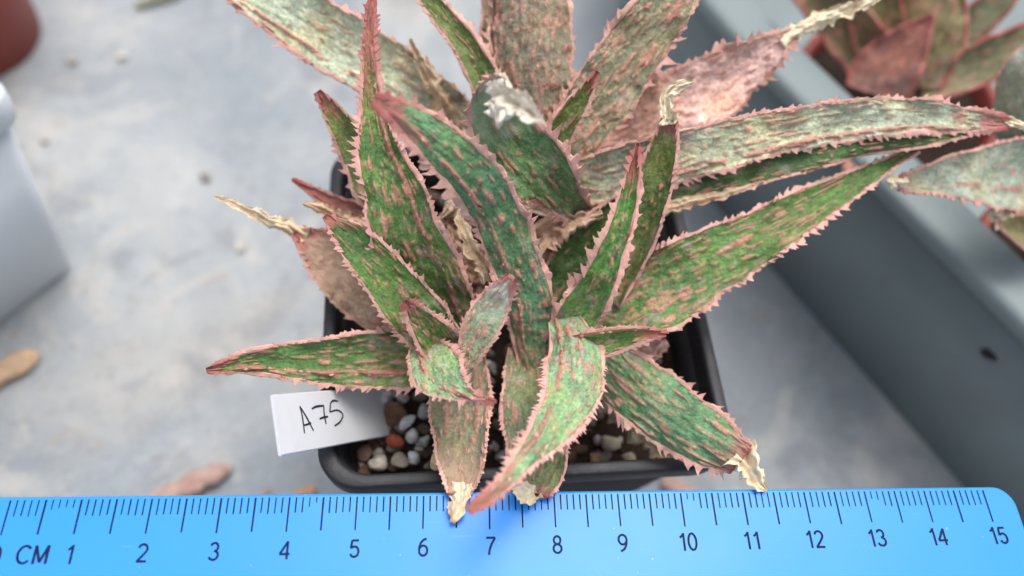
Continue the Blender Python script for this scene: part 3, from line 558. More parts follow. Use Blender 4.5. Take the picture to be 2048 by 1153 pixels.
PEBBLE_LABELS = ['round brick red clay pebble beside the white label', 'largest brown pebble against the end of the white label',
    'white pebble under the long left leaf, nearest the label', 'pale grey pebble under the long left leaf, right of the white one',
    'long bluish white pebble between brown pebble and dried leaf', 'cream grey pebble touching the red pebble on its upper right',
    'slim grey pebble half under the spiny mint leaf', 'triangular cream pebble at the front rim, below the red pebble',
    'olive tan pebble at the front rim, directly below the red one', 'upright bluish grey pebble at the front rim, right of the tan one',
    'dark brown pebble in the left front corner under the label', 'small grey pebble at the edge of the dried grey leaf',
    'cream pebble alone in the dark right front corner of the pot', 'small tan pebble at the right front rim, right of the cream one',
    'rusty pebble at the right front rim, left of the cream one', 'pale grey pebble alone at the left wall of the pot',
    'brown pebble near the right wall, upper of two', 'brown pebble near the right wall, lower of two',
    'brown pebble in the rear gap left of the central leaf', 'dark grey pebble in the rear gap beside a dry strip']
for k, (c, r, col, st) in enumerate(PEBBLES):
    v, f = stone(r * .92, st, 50 + k)
    o = mesh_obj('pebble', v + np.array(c), f, M_STONE)
    o.color = (*(min(.8, q * 1.35) for q in col), 1)
    tag(o, PEBBLE_LABELS[k], 'pebble', 'pebbles on top of the soil')

# ------------------------------------------------------------------ leaves
PINK = (.70, .38, .32)
def frame(pts, n):
    R, s = spline(pts, n)
    P, w, Nn = R[:, :3], np.maximum(R[:, 3], .02), unit(R[:, 4:7])
    T = unit(np.gradient(P, axis=0))
    Nn = unit(Nn - (Nn * T).sum(1, keepdims=True) * T)
    return P, w, T, Nn, np.cross(T, Nn), s

def dash_field(rs, hw, L, dens, dl=1.0):
    """rows of raised streaks: (lateral cm, start, end, half width, strength)"""
    out = []
    a = -hw
    while a < hw:
        s = rs.uniform(0, .3)
        while s < L:
            ln = rs.uniform(.07, .2) if rs.rand() < .65 else rs.uniform(.2, .45)
            ln *= dl
            if rs.rand() < min(.9, .5 * dens * (1.25 - .5 * s / L)):
                out.append((a + rs.uniform(-.025, .025), s, s + ln, rs.uniform(.014, .027) if rs.rand() < .6 else rs.uniform(.027, .045), rs.uniform(.45, 1), rs.uniform(-.06, .06)))
            s += ln + rs.uniform(.05, .3) / max(dens, .4)
        a += rs.uniform(.065, .12)
    for _ in range(int(70 * hw * L * min(dens, 1.2))):      # small flecks, thickest towards the base
        s = L * rs.rand() ** 1.5; out.append((rs.uniform(-hw, hw), s, s + rs.uniform(.05, .13), rs.uniform(.012, .026), rs.uniform(.3, .85), rs.uniform(-.1, .1)))
    return out

def make_leaf(parent, prm, pts, dry, seed, label=None):
    rs = np.random.RandomState(seed)
    L0 = sum(np.linalg.norm(np.subtract(pts[i][:3], pts[i + 1][:3])) for i in range(len(pts) - 1))
    far = prm.get('p', 0) > 0
    nv = int(np.clip(L0 / (.09 if far else .04), 30, 230))
    nt, nb = (22, 10) if far else (54, 14)
    P, w, T, Nn, Sd, s = frame(pts, nv)
    tw = .28 * vnoise(s * .7, seed + 40) + .12 * vnoise(s * 2.1, seed + 41)
    Nn, Sd = Nn * np.cos(tw)[:, None] + Sd * np.sin(tw)[:, None], Sd * np.cos(tw)[:, None] - Nn * np.sin(tw)[:, None]
    w = np.maximum(w - .5 * prm['tooth'], w * .8)
    L = s[-1]; hw = w.max() / 2
    # gentle waves of the whole blade
    P = P + Nn * (vnoise(s * 1.1, seed) * .035)[:, None] + Sd * (vnoise(s * 1.4, seed + 1) * .02)[:, None]
    wl_ = w * (1 + .05 * vnoise(s * 3, seed + 2)); wr_ = w * (1 + .05 * vnoise(s * 3, seed + 3))
    chan, thick = prm['chan'], prm.get('thick', .2)
    u_top = np.sin(np.linspace(-1, 1, nt) * math.pi / 2) * .6 + np.linspace(-1, 1, nt) * .4
    u_bot = np.linspace(1, -1, nb + 2)[1:-1]
    U = np.concatenate([u_top, u_bot]); top = np.arange(len(U)) < nt
    UU, SS = np.meshgrid(U, s); TOP = np.broadcast_to(top, UU.shape)
    half = np.where(UU > 0, wr_[:, None], wl_[:, None]) / 2
    A = UU * half
    tk = np.minimum(thick, w * .35)[:, None] * np.maximum(1 - UU ** 2, 0) ** .6
    # at the base leaf wraps, at the tip it flattens
    H = -chan * w[:, None] * (1 - UU ** 2) * 1.2
    wv_r, wv_l = vnoise(s * 2.4, seed + 42) * .09 + vnoise(s * 6, seed + 43) * .03, vnoise(s * 2.4, seed + 44) * .09 + vnoise(s * 6, seed + 45) * .03
    ew = np.where(UU > 0, wv_r[:, None], wv_l[:, None]) * np.abs(UU) ** 2.5 * np.clip(w / .7, .2, 1.2)[:, None]
    H = H + ew
    H = np.where(TOP, H, H - tk)
    dash = np.zeros(UU.shape)
    al = UU * hw * (.35 + .65 * np.clip(half / hw, 0, 1))
    warp = .03 * vnoise2(al * 7 + 5, SS * 3.2, seed + 15) + .014 * vnoise2(al * 20 + 5, SS * 12, seed + 16)
    for sign, mask in ((1, TOP), (-1, ~TOP)):
        for a, s0, s1, wd, st, sl in dash_field(rs, hw, L, prm['dash'], prm.get('dl', 1.0)):
            i0, i1 = np.searchsorted(s, [s0 - .06, s1 + .06])
            if i1 <= i0: continue
            ss = SS[i0:i1]; aa = al[i0:i1]
            mid, hl = (s0 + s1) / 2, (s1 - s0) / 2
            q = np.clip((ss - mid) / hl, -1.4, 1.4)
            ww = wd * np.sqrt(np.clip(1.15 - q * q, .001, 1))
            d = np.abs(aa + warp[i0:i1] - a - sl * (ss - mid)) / ww
            m = np.clip(1.5 - d, 0, 1) * np.clip((1.12 - np.abs(q)) * 5, 0, 1) * st
            dash[i0:i1] = np.maximum(dash[i0:i1], np.where(mask[i0:i1], m, 0))
    H = H + np.where(TOP, 1, -1) * (.042 * dash + .026 * vnoise2(A * 6, SS * 2.6, seed + 4) + .016 * vnoise2(A * 15, SS * 8, seed + 5))
    redge = np.zeros(UU.shape)
    for rd in prm.get('ridge', []):
        c = rd + .1 * vnoise(s * 1.2, seed + 6)[:, None]
        d = np.abs(UU - c) * half
        br = np.clip(vnoise(s * 3.2, seed + 7)[:, None] * 2.5 + 1.1, 0, 1)
        m = np.clip(1.5 - d / .028, 0, 1) * np.where(TOP, 1, 0) * br * np.clip((1 - SS / L) * 6, 0, 1)
        redge = np.maximum(redge, m); H = H + .05 * m * (1 + .5 * vnoise(s * 9, seed + 8)[:, None])
    V = P[:, None, :] + Sd[:, None, :] * A[..., None] + Nn[:, None, :] * H[..., None]
    nc = len(U); V = V.reshape(-1, 3)
    F = grid_faces(nv, nc)
    c0 = len(V); V = np.vstack([V, P[0], P[-1]])
    F += [(c0, (j + 1) % nc, j) for j in range(nc)]
    F += [(c0 + 1, (nv - 1) * nc + j, (nv - 1) * nc + (j + 1) % nc) for j in range(nc)]
    x = SS / L
    edge = np.clip((np.abs(UU) * half - (half - .045)) / .045, 0, 1) * .6
    red = prm.get('red', 0)
    tipred = np.clip((x - (1 - red) + .08 * vnoise2(UU * 2, SS * 4, seed + 9)) / max(red, .02) * 1.6, 0, 1) * (red > 0)
    lil = np.clip(.85 - x * 1.9 + .6 * vnoise2(A * 9, SS * 5, seed + 10), 0, 1) * np.clip(vnoise2(A * 14, SS * 5, seed + 11) * 1.9 + .15, 0, 1) * .85 * prm.get('lil', 1)
    G = np.maximum(np.maximum(edge * .6, tipred * .85), redge * .55)
    dr = prm.get('dry', 0)
    dryv = np.clip(dr * .6 + (x - (1 - dr)) / max(dr, .01) * .9 + .25 * vnoise2(UU * 2, SS * 3, seed + 12), 0, 1) * (dr > 0)
    if dry and dr == 0:
        dryv = np.clip((SS - (L - .45) + .12 * vnoise2(UU * 3, SS * 4, seed + 13)) / .45, 0, 1) ** 1.5 * .85
        tipred = np.maximum(tipred, np.clip(1 - np.abs(SS - (L - .12) + .06 * vnoise2(UU * 5, SS, seed + 14)) / .12, 0, 1) * .7)
        G = np.maximum(G, tipred * .85)
    pl = prm.get('pale', 0)
    pale = np.clip((x - (1 - pl)) / max(pl, .01) * 1.25 + .35 * vnoise2(UU * 3, SS * 5, seed + 17), 0, 1) * (pl > 0) * .95
    mask = np.stack([np.maximum(dash, redge * .8), G, lil, np.ones_like(G)], -1).reshape(-1, 4)
    mask = np.vstack([mask, mask[:1], mask[-1:]])
    dv = np.concatenate([dryv.ravel(), [0, dryv[-1, 0]]])
    luv = np.stack([al + np.where(TOP, 0, 7.3) + seed * .37, SS, np.zeros_like(SS), np.ones_like(SS)], -1).reshape(-1, 4)
    luv = np.vstack([luv, luv[:1], luv[-1:]])
    leaf = mesh_obj('leaf', V, F, M_LEAF, parent, attrs={'mask': mask, 'dry': dv, 'luv': luv, 'pale': np.concatenate([pale.ravel(), [0, 0]])})
    leaf.color = (*prm['col'], 1)
    if label: leaf['label'] = label
    # ---- toothed margin: a bead along both edges and the teeth on it
    mv, mf, md, off = [], [], [], 0
    sp, th = prm['sp'], prm['tooth']
    xs_ = s / L
    # teeth standing on ridges too
    for sgn, ww in ((1, wr_), (-1, wl_)):
        e = P + Sd * (sgn * ww / 2)[:, None] + Nn * ((wv_r if sgn > 0 else wv_l) * np.clip(w / .7, .2, 1.2))[:, None]
        br = np.maximum(.012, np.minimum(.022, w * .1)) * (1 + .35 * vnoise(s * 6, seed + 20 + sgn))
        if prm.get('mr'): br = br * 0 + .075
        k6 = 6; ang = np.arange(k6) / k6 * 2 * math.pi
        fl = th * .22 * np.clip(.6 + 1.1 * vnoise(s * 2.6, seed + 25 + sgn) + .5 * vnoise(s * 11, seed + 27 + sgn), 0, 1.9) * np.clip(xs_ * 5, 0, 1)
        e = e + Sd * (sgn * fl)[:, None]
        ring = e[:, None, :] - (Sd * (sgn * fl * .5)[:, None])[:, None, :] + (Sd * (br * .6 + fl)[:, None])[:, None, :] * np.cos(ang)[None, :, None] + (Nn * br[:, None] * .8)[:, None, :] * np.sin(ang)[None, :, None]
        mv.append(ring.reshape(-1, 3)); mf += grid_faces(nv, k6, True, off); off += nv * k6
        md += list(np.repeat(np.clip((xs_ - (1 - red)) / max(red, .02), 0, 1) * (red > 0), k6))
        t = .12 * L + rs.uniform(0, sp)
        while t < L * .985:
            i = min(int(t / L * (nv - 1)), nv - 2)
            size = th * 1.1 * (.3 + .95 * rs.rand() ** .8) * (.55 + .45 * min(1, w[i] / .5)) * (1 + .55 * vnoise(np.array([t * 1.3]), seed + 30 + sgn)[0])
            if rs.rand() < .06: t += sp; continue
            o = Sd[i] * sgn; ti = T[i]; nn = Nn[i]
            lean = rs.uniform(.15, .75); up = rs.uniform(-.1, .35)
            bw = min(sp, .14) * rs.uniform(.4, .75)
            d = unit(o + ti * lean + nn * up); p = e[i]
            tip = p + d * size + nn * .1 * size + ti * size * rs.uniform(.05, .4)
            m_ = p + d * size * .5 + ti * .05 * size
            tn = .02
            vs_ = [p - ti * bw - o * .03 + nn * tn, p + ti * bw - o * .03 + nn * tn, p + ti * bw - o * .03 - nn * tn, p - ti * bw - o * .03 - nn * tn,
                   m_ - ti * bw * .42 + nn * tn * .6, m_ + ti * bw * .38 + nn * tn * .6, m_ + ti * bw * .38 - nn * tn * .6, m_ - ti * bw * .42 - nn * tn * .6, tip]
            if rs.rand() < .3:      # broken, blunt tooth
                vs_[8] = p + d * size * .62 + ti * bw * .1
            mv.append(np.array(vs_))
            for q in range(4):
                r2 = (q + 1) % 4
                mf.append((off + q, off + r2, off + 4 + r2, off + 4 + q)); mf.append((off + 4 + q, off + 4 + r2, off + 8))
            off += 9
            rr = float(np.clip((t / L - (1 - red)) / max(red, .02), 0, 1)) * (red > 0)
            md += [rr] * 8 + [min(1, rr + .12)]
            t += sp * rs.uniform(.45, 1.45)
    for rd in prm.get('ridge', []):
        t = .1 * L
        while t < .85 * L:
            i = int(t / L * (nv - 1)); j = int(np.argmin(np.abs(u_top - rd)))
            p = V[i * nc + j]; o = Nn[i]; ti = T[i]; size = th * rs.uniform(.25, .6)
            d = unit(o * .8 + ti * rs.uniform(.3, 1) + Sd[i] * rs.uniform(-.6, .6)); bw = .05
            mv.append(np.array([p - ti * bw, p + Sd[i] * .03, p + ti * bw, p - Sd[i] * .03, p + d * size]))
            mf += [(off, off + 1, off + 4), (off + 1, off + 2, off + 4), (off + 2, off + 3, off + 4), (off + 3, off, off + 4)]
            off += 5; md += [.1] * 5; t += rs.uniform(.1, .4)
    # prickles scattered over the blade of the young, spiny leaves
    if sp < .1:
        for _ in range(int(15 * L * hw)):
            i = rs.randint(int(nv * .15), int(nv * .9)); j = rs.randint(4, nt - 4)
            p = V[i * nc + j]; o = Nn[i]; ti = T[i]; size = rs.uniform(.06, .15)
            d = unit(o * .45 + ti * rs.uniform(.8, 1.6) + Sd[i] * rs.uniform(-.4, .4)); bw = rs.uniform(.05, .11)
            mv.append(np.array([p - ti * bw, p + Sd[i] * .022, p + ti * bw * .6, p - Sd[i] * .022, p + d * size]))
            mf += [(off, off + 1, off + 4), (off + 1, off + 2, off + 4), (off + 2, off + 3, off + 4), (off + 3, off, off + 4)]
            off += 5; md += [.05] * 5
    mg = mesh_obj('toothed_margin', np.vstack(mv), mf, M_MARGIN, leaf, smooth=False, attrs={'dry': md})
    mg.color = (.50, .15, .13, 1) if prm.get('mr') else (*PINK, 1)
    mg['kind'] = 'stuff'
    if dry:
        dt = dry_strip('dry_tip', dry, prm.get('tip', (.90, .79, .58) if prm.get('dry', 0) == 0 else (.86, .71, .52)), leaf, seed + 70)
    return leaf

def dry_strip(name, pts, col, parent, seed):
    """crumpled, ragged ribbon of dead leaf"""
    L0 = sum(np.linalg.norm(np.subtract(pts[i][:3], pts[i + 1][:3])) for i in range(len(pts) - 1))
    n = int(np.clip(L0 / .03, 24, 110))
    P, w, T, Nn, Sd, s = frame(pts, n)
    w = w * (1.0 - .12 * np.linspace(0, 1, n))
    m = 21; rs = np.random.RandomState(seed)
    u = np.linspace(-1, 1, m); UU, SS = np.meshgrid(u, s)
    rag = np.where(UU > 0, (1 + .38 * vnoise(s * 9, seed) + .34 * vnoise(s * 24, seed + 1))[:, None], (1 + .28 * vnoise(s * 9, seed + 2) + .16 * vnoise(s * 24, seed + 3))[:, None])
    A = UU * rag * w[:, None] / 2
    H = w[:, None] * (.10 * np.sin(UU * 9 + 3 * vnoise(s * 3, seed + 8)[:, None]) + .17 * np.sin(UU * 3.4 + 2.5 * vnoise(s * 2.2, seed + 4)[:, None]) + .16 * vnoise2(UU * 2.3 + 9, SS * 8, seed + 5)) + .025 * vnoise2(UU * 5 + 3, SS * 20, seed + 6)
    top = P[:, None, :] + Sd[:, None, :] * A[..., None] + Nn[:, None, :] * H[..., None]
    bot = top - Nn[:, None, :] * (.008 + .012 * (1 - UU ** 2))[..., None]
    ring = np.concatenate([top, bot[:, ::-1]], 1); nc = 2 * m
    V = ring.reshape(-1, 3); F = grid_faces(n, nc)
    F.append(tuple(range(nc))[::-1]); F.append(tuple(range((n - 1) * nc, n * nc)))
    o = mesh_obj(name, V, F, M_DRY, parent)
    o.color = (*col, 1)
    return o

def stem(parent, a, b, r):
    a, b = np.array(a, float), np.array(b, float); rings = []
    for k in range(9):
        t = k / 8; c = a + (b - a) * t; rr = r * (1 + .12 * math.sin(k * 2.1)) * (1 - .25 * t)
        an = np.arange(14) / 14 * 2 * math.pi
        rings.append(np.stack([c[0] + rr * np.cos(an), c[1] + rr * np.sin(an), np.full(14, c[2])], 1))
    o = loft('stem', rings, M_DRY, parent, True, True); o.color = (.13, .075, .05, 1)

aloe = empty('aloe_plant', (0, 0, 5.2))
tag(aloe, 'clump of spiny green and pink aloe rosettes growing in the black square pot', 'aloe plant')
aloe_red = empty('aloe_plant', (10.1, 6.6, 5.0))
tag(aloe_red, 'blurred aloe with red edged mottled leaves at the back of the grey tray', 'aloe plant')
aloe_pale = empty('aloe_plant', (12.2, 1.9, 5.0))
tag(aloe_pale, 'pale mint aloe with a cream dry tip at the right edge of the picture', 'aloe plant')
PLANTS = (aloe, aloe_red, aloe_pale)
for k, (nm, prm, pts, dry) in enumerate(LEAVES):
    make_leaf(PLANTS[prm.get('p', 0)], prm, pts, dry, 1000 + 40 * k)
for k, (nm, prm, pts) in enumerate(DRY):
    dry_strip('dry_leaf', pts, prm['col'], aloe, 5000 + 31 * k)
stem(aloe, (0.36, 0.93, 5.1), (0.40, 1.03, 8.01), 0.55)
stem(aloe, (-1.05, -1.34, 5.1), (-1.17, -1.49, 7.01), 0.42)
stem(aloe, (0.52, -1.35, 5.1), (0.57, -1.50, 7.05), 0.45)
stem(aloe, (-0.06, -1.24, 5.1), (-0.07, -1.38, 6.89), 0.3)
stem(aloe_red, (10.1, 6.6, 4.6), (9.60, 6.17, 5.86), .6)
stem(aloe_pale, (12.6, 1.6, 4.6), (11.66, 2.07, 7.31), .6)

# ------------------------------------------------------------------ plant label
lab = empty('plant_label', (-2.3, -2.2, 5.2))
tag(lab, 'white plastic plant label with handwritten A75 leaning out over the pot rim', 'plant label')
TL, BL, TR = (np.array(q) for q in LAB_CORNERS)
LN = unit(np.cross(BL - TL, TR - TL)); LN = LN if LN[2] > 0 else -LN
def on_label(a, b, h=0.0):
    """a along the label from its free end, b across from the top edge, both 0..1"""
    bow = .09 * math.sin(a * 2.6) - .03 * b * math.sin(a * 4)
    return TL + (TR - TL) * a + (BL - TL) * b + LN * (h + bow)
nn_ = 14; lv = []
for i in range(nn_):
    a = i / (nn_ - 1); r_ = []
    for b, h in ((0, .0), (.02, .03), (.98, .03), (1, .0), (.98, -.03), (.02, -.03)):
        r_.append(on_label(a, b, h))
    lv += r_
plate = mesh_obj('plate', lv, grid_faces(nn_, 6) + [tuple(range(6))[::-1], tuple(range((nn_ - 1) * 6, nn_ * 6))], M_LABEL, lab, smooth=False)
fix_normals(plate)
def stroke(name, lines, wd):
    v, f, off = [], [], 0
    for ln in lines:
        q = spline([(x, y, 0) for x, y in ln], 26)[0][:, :2] if len(ln) > 2 else np.linspace(ln[0], ln[1], 12)
        p = np.array([on_label(a, b, .036) for a, b in q]); t = unit(np.gradient(p, axis=0)); sd = np.cross(t, LN)
        wv = wd * (.7 + .5 * np.sin(np.linspace(.3, 2.6, len(p)))) * .5
        l, r = p + sd * wv[:, None], p - sd * wv[:, None]
        for i in range(len(p)): v += [l[i], r[i]]
        f += [(off + 2 * i, off + 2 * i + 1, off + 2 * i + 3, off + 2 * i + 2) for i in range(len(p) - 1)]; off += 2 * len(p)
    return mesh_obj(name, v, f, M_INK, lab)
stroke('letter_a', LAB_A, .026)
stroke('digit_seven', LAB_7, .03)
stroke('digit_five', LAB_5, .03)

# ------------------------------------------------------------------ ruler
RZ, RX0, RY = 7.12, -7.61, -3.88
ruler = empty('ruler', (0, -5.6, RZ))
tag(ruler, 'translucent blue plastic ruler with black centimetre scale across the front', 'ruler')
def rul_outline(e):
    x0, x1, y0, y1, r = RX0 - .75 + e, RX0 + 15.5 - e, -7.4 + e, RY - e, .32
    p = []
    for cx, cy, a0 in ((x1 - r, y1 - r, 0), (x0 + r, y1 - r, 90), (x0 + r, y0 + r, 180), (x1 - r, y0 + r, 270)):
        for i in range(9):
            a = math.radians(a0 + i * 90 / 8); p.append((cx + r * math.cos(a), cy + r * math.sin(a)))
    return np.array(p)
def rul_ring(e, z):
    p = rul_outline(e); return np.column_stack([p, np.full(len(p), z)])
body = loft('ruler_body', [rul_ring(.05, RZ - .20), rul_ring(0, RZ - .17), rul_ring(0, RZ - .03), rul_ring(.012, RZ - .008), rul_ring(.04, RZ)], M_RULER, ruler, True, True)
for p in body.data.polygons:
    if len(p.vertices) > 4: p.use_smooth = False
me_t = {}
def tick_mesh(wd, ln):
    me = bpy.data.meshes.new('tick')
    h = wd / 2 * S
    me.from_pydata([(-h, 0, 0), (h, 0, 0), (h * .9, -ln * S, 0), (-h * .9, -ln * S, 0)], [], [(0, 3, 2, 1)])
    me.materials.append(M_PRINT); return me
T_LONG, T_SHORT = tick_mesh(.026, .5), tick_mesh(.020, .235)
WORN = {6: .6, 7: .5, 8: .45, 9: .5, 43: .6, 44: .35, 101: .4, 102: .5, 131: .5, 132: .6}
rr = random.Random(3)
for k in range(151):
    o = bpy.data.objects.new('tick', T_LONG if k % 5 == 0 else T_SHORT)
    link(o, ruler)
    o.location = (Vector((RX0 + k * .1, RY - .055 - .0 * k, RZ + .004)) * S) - ruler.location
    if k in WORN: o.scale = (.8, WORN[k], 1)
    else: o.scale = (rr.uniform(.85, 1.1), rr.uniform(.96, 1.02), 1)
ARC = lambda cx, cy, rx, ry, a0, a1, n=18: [(cx + rx * math.cos(math.radians(a0 + (a1 - a0) * i / n)), cy + ry * math.sin(math.radians(a0 + (a1 - a0) * i / n))) for i in range(n + 1)]
GLYPH = {     # pen strokes in a box 0.56 wide, 1 high
    '0': [ARC(.28, .5, .23, .46, 0, 360, 40)],
    '1': [[(.12, .74), (.24, .82), (.34, .96)], [(.34, .99), (.34, 0)]],
    '2': [ARC(.28, .70, .23, .25, 165, -20) + [(.40, .46), (.22, .24), (.06, .05)], [(.03, .05), (.55, .05)]],
    '3': [ARC(.27, .73, .20, .22, 160, -88), ARC(.27, .29, .24, .24, 88, -160)],
    '4': [[(.42, 0), (.42, .97)], [(.42, .95), (.03, .30)], [(.0, .28), (.56, .28)]],
    '5': [[(.50, .94), (.14, .94)], [(.14, .96), (.08, .50)], ARC(.28, .33, .23, .28, 140, -155)],
    '6': [ARC(.29, .31, .23, .27, 0, 360, 36), ARC(.46, .34, .40, .60, 88, 180)],
    '7': [[(.03, .94), (.54, .94)], [(.54, .94), (.34, .60), (.22, .28), (.18, 0)]],
    '8': [ARC(.28, .73, .19, .22, 0, 360, 36), ARC(.28, .27, .23, .24, 0, 360, 36)],
    '9': [ARC(.27, .69, .23, .27, 0, 360, 36), ARC(.10, .66, .40, .60, -88, 0)],
    'C': [ARC(.36, .5, .30, .45, 42, 318, 30)],
    'M': [[(.08, 0), (.08, .97)], [(.08, .97), (.36, .08)], [(.36, .08), (.64, .97)], [(.64, .97), (.64, 0)]],
}
ADV = {'C': .74, 'M': .76, '1': .56}
def text_mesh(txt, h, name, x, y, sx=1.0):
    tot = sum(ADV.get(c, .66) for c in txt) - .1
    v, f, off, cx, lay = [], [], 0, -tot / 2, 0
    for c in txt:
        for ln in GLYPH[c]:
            q = np.array(ln, float); tg = unit(np.gradient(q, axis=0)); sd = np.stack([-tg[:, 1], tg[:, 0]], 1) * .062
            for k in range(len(q)):
                for p in (q[k] + sd[k], q[k] - sd[k]):
                    v.append(((cx + p[0]) * h * sx, p[1] * h, .0006 * lay))
            f += [(off + 2 * k, off + 2 * k + 1, off + 2 * k + 3, off + 2 * k + 2) for k in range(len(q) - 1)]
            off += 2 * len(q); lay += 1
        cx += ADV.get(c, .66)
    v = np.array(v) + np.array([x, y, RZ + .004])
    return mesh_obj(name, v, f, M_PRINT, ruler, smooth=False)
for k in range(16):
    text_mesh(str(k), .262, 'numeral', RX0 + k * 1.0 + .01, RY - .965 + .0045 * k)
text_mesh('CM', .262, 'unit_letters', RX0 + .5, RY - .955, 1.16)

# ------------------------------------------------------------------ grey tray
TU, TD = np.array([.503, -.864]), np.array([.864, .503])
def tray_ring(e, z):
    d0, t1, R, t0 = 8.70 + e, 15 - e, 14.0 - e, -3.0
    q = [(t, d0) for t in np.linspace(t1, t0, 30)]
    q += [(t0 - R * math.sin(a), d0 + R - R * math.cos(a)) for a in np.linspace(0, math.pi / 2, 24)[1:]]
    q += [(t0 - R, 40 - e), (t1, 40 - e)]
    q = np.array(q); p = q[:, :1] * TU + q[:, 1:] * TD
    return np.column_stack([p, np.full(len(p), z)])
tray = empty('tray', (16, 4, 0))
tag(tray, 'large slate grey plastic tray with a broad pale rim standing right of the pot', 'tray')
loft('wall', [tray_ring(.85, .0), tray_ring(.73, .03), tray_ring(.55, 2.7), tray_ring(.36, 5.5), tray_ring(.6, 5.55), tray_ring(1.45, 5.5), tray_ring(1.8, .4)], M_TRAY, tray)
loft('rim', [tray_ring(.40, 5.50), tray_ring(.04, 5.56), tray_ring(0, 5.66), tray_ring(.02, 5.9), tray_ring(.10, 5.98), tray_ring(.25, 6.03), tray_ring(.7, 6.05), tray_ring(1.1, 6.03), tray_ring(1.25, 5.97), tray_ring(1.32, 5.85), tray_ring(1.36, 5.5)], M_TRAY, tray)
loft('floor', [tray_ring(1.78, .3), tray_ring(6, .32), tray_ring(8, .32)], M_TRAY, tray, False, True)

# ------------------------------------------------------------------ neighbouring pots
def round_pot(name, cx, cy, z0, prof, mat):
    e = empty(name, (cx, cy, z0)); an = np.arange(48) / 48 * 2 * math.pi
    def ring(r, z): return np.stack([cx + r * np.cos(an), cy + r * np.sin(an), np.full(48, z0 + z)], 1)
    w = [(r, z) for part, r, z in prof if part == 'w']; m = [(r, z) for part, r, z in prof if part == 'r']
    loft('wall', [ring(*q) for q in w], mat, e, True)
    loft('rim', [ring(*q) for q in m], mat, e)
    return e
def small_soil(cx, cy, z, r, label):
    an = np.arange(32) / 32 * 2 * math.pi
    o = loft('potting_soil', [np.stack([cx + q * np.cos(an), cy + q * np.sin(an), np.full(32, z + .06 * math.sin(q * 9))], 1) for q in (r, r * .7, r * .4, r * .1)], M_SOIL, None, False, True)
    tag(o, label, 'soil', kind='stuff')
PROF = lambda rb, rt, h: [('w', rb - .1, 0), ('w', rb, .05), ('w', rt - .15, h - .75), ('w', rt - .3, h - .7), ('w', rb - .1, .3),
    ('r', rt - .2, h - .78), ('r', rt, h - .75), ('r', rt + .04, h - .06), ('r', rt - .02, h), ('r', rt - .16, h), ('r', rt - .22, h - .1), ('r', rt - .3, h - .8)]
t1 = round_pot('plant_pot', -16.75, 12.8, 0, PROF(2.1, 2.7, 5.2), M_TERRA)
tag(t1, 'round terracotta red pot cut off by the upper left corner', 'plant pot')
t2 = round_pot('plant_pot', 10.1, 6.7, .35, PROF(2.0, 2.6, 4.9), M_TERRA)
tag(t2, 'red brown pot in the grey tray under the red edged aloe', 'plant pot')
small_soil(10.1, 6.7, 4.75, 2.35, 'dark soil in the red brown pot inside the tray')
t3 = round_pot('plant_pot', 13.0, 1.3, .35, PROF(1.9, 2.5, 4.9), M_TERRA)
tag(t3, 'red brown pot in the grey tray under the pale aloe at the right edge', 'plant pot')
small_soil(13.0, 1.3, 4.75, 2.25, 'dark soil in the pot under the pale aloe')
wr = math.atan2(.64, -.77)
wp = square_pot('plant_pot',
    [(2.75, .12), (2.85, .15), (3.62, 6.0), (3.5, 6.0), (2.75, .5)],
    [(3.6, 5.9), (3.78, 5.95), (3.82, 6.1), (3.84, 6.6), (3.78, 6.68), (3.62, 6.68), (3.55, 6.6), (3.5, 5.9)],
    M_WHITE, -11.5 - 2.85 * (.64 + .77) + .05, 4.2 + 2.85 * (.64 - .77) + .05, wr, .45)
tag(wp, 'white square plastic pot cut off by the left edge of the picture', 'plant pot')

# ------------------------------------------------------------------ litter on the table top and tray
def chip(name, pts, w, th, mat, col, label, cat, seed, group='dry litter on the concrete'):
    P, s = spline([(x, y, z) for x, y, z in pts], 26)
    T = unit(np.gradient(P, axis=0)); up = np.array([0, 0, 1.]); Sd = unit(np.cross(T, up)); rings = []
    for i in range(len(P)):
        x = i / (len(P) - 1); k = (1 - abs(2 * x - 1) ** 4) ** .5 * .95 + .05
        an = np.arange(12) / 12 * 2 * math.pi
        r1 = w / 2 * k * (1 + .18 * vnoise(np.array([s[i] * 5]), seed)[0] + .1 * vnoise(an * 2, seed + 1)); r2 = th / 2 * k
        rings.append(P[i] + Sd[i] * (r1 * np.cos(an))[:, None] + up * (r2 * np.sin(an))[:, None])
    o = loft(name, rings, mat, None, True, True); o.color = (*col, 1)
    return tag(o, label, cat, group)
chip('bark_chip', [(-13.4, .3, .16), (-12.7, .8, .2), (-12.1, 1.3, .2), (-11.7, 1.62, .16)], .62, .34, M_DRY, (.62, .42, .27), 'tan bark chip on the concrete at the left edge below the white pot', 'bark chip', 11)
chip('dry_leaf_scrap', [(-8.3, -2.2, .12), (-7.6, -1.95, .2), (-7.0, -1.65, .22), (-6.45, -1.38, .14)], .5, .26, M_DRY, (.50, .34, .29), 'long pinkish dry leaf scrap on the concrete above ruler mark three', 'dry leaf', 12)
chip('dry_leaf_scrap', [(-4.9, -2.1, .1), (-4.4, -1.95, .14)], .28, .16, M_DRY, (.60, .36, .22), 'tiny orange leaf scrap above ruler mark four, left of the black pot', 'dry leaf', 13)
chip('dry_leaf_scrap', [(4.1, -1.8, .1), (4.7, -2.1, .14), (5.5, -2.5, .1)], .4, .2, M_DRY, (.55, .36, .30), 'pinkish dry leaf scrap on the concrete right of the front rim', 'dry leaf', 14)
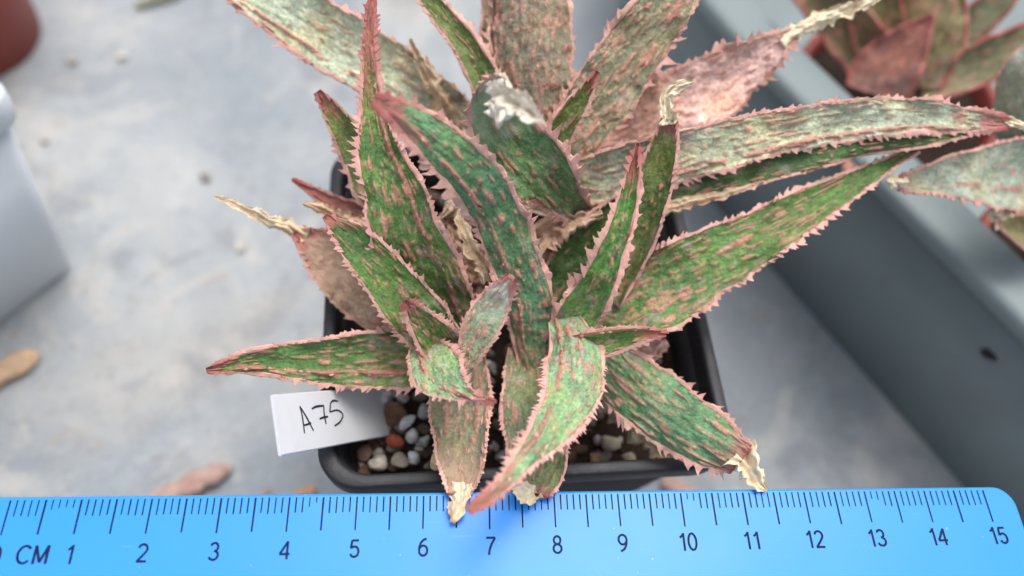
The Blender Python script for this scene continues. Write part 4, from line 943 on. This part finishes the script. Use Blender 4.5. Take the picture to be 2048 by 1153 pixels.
chip('dry_leaf_scrap', [(-12.0, 14.5, .1), (-11.3, 14.9, .16), (-10.5, 15.3, .1)], .4, .1, M_DRY, (.30, .32, .22), 'blurred olive leaf scrap at the top edge of the concrete', 'dry leaf', 15)
for x, y, r, col, lab_ in ((-7.17, 5.0, .17, (.55, .52, .47), 'small cream grit grain on the concrete left of the straw coloured leaf tip'),
                           (-8.5, 7.4, .17, (.26, .24, .23), 'dark grit grain on the concrete left of the pot rear corner'),
                           (-11.9, 12.2, .16, (.52, .5, .46), 'pale grit grain near the top of the concrete, right of the terracotta pot'),
                           (-13.4, 11.9, .18, (.40, .36, .32), 'tan grit grain beside the terracotta pot'),
                           (-13.4, 8.6, .12, (.40, .37, .34), 'tan grit grain above the white pot'),
                           (-5.6, -2.0, .1, (.4, .28, .2), 'tiny brown grit grain just above the ruler edge')):
    v, f = stone(r, 1.3, int(abs(x * 100)))
    o = mesh_obj('grit_grain', v * np.array([1, 1, .6]) + np.array([x, y, r * .35]), f, M_STONE); o.color = (*col, 1)
    tag(o, lab_, 'grit', 'grit grains on the concrete')

chip('dry_leaf_scrap', [FLAKE[0][0], tuple(np.add(FLAKE[0][0], (.05, .15, .12))), tuple(np.add(FLAKE[0][0], (.1, .3, .1)))], .2, .06, M_DRY, (.62, .45, .27), 'small tan flake lying on the front rim of the black pot beside the dried leaf', 'dry leaf', 16, 'dry litter')
wall_n = np.array([-.864, -.503, 0])
def wall_point(t_, z):
    e = .55 + (.36 - .55) * (z - 2.7) / 2.8
    return np.array([*(t_ * TU + (8.70 + e) * TD), z])
for t_, z, r, lab_ in ((5.6, 4.3, .16, 'dark oval soil crumb stuck to the side wall of the grey tray'),):
    v, f = stone(r, 1.6, int(z * 100)); p = wall_point(t_, z) + wall_n * r * .15
    o = mesh_obj('soil_crumb', v * np.array([1, 1, .7]) + p, f, M_STONE); o.color = (.05, .035, .03, 1)
    tag(o, lab_, 'soil crumb')
chip('dry_leaf_scrap', [(7.55, 3.7, 6.1), (7.45, 3.2, 6.0), (7.2, 2.85, 5.5), (7.05, 2.7, 4.9)], .34, .14, M_DRY, (.42, .20, .16), 'reddish brown dry leaf scrap hanging over the rim of the grey tray', 'dry leaf', 17, 'dry litter')
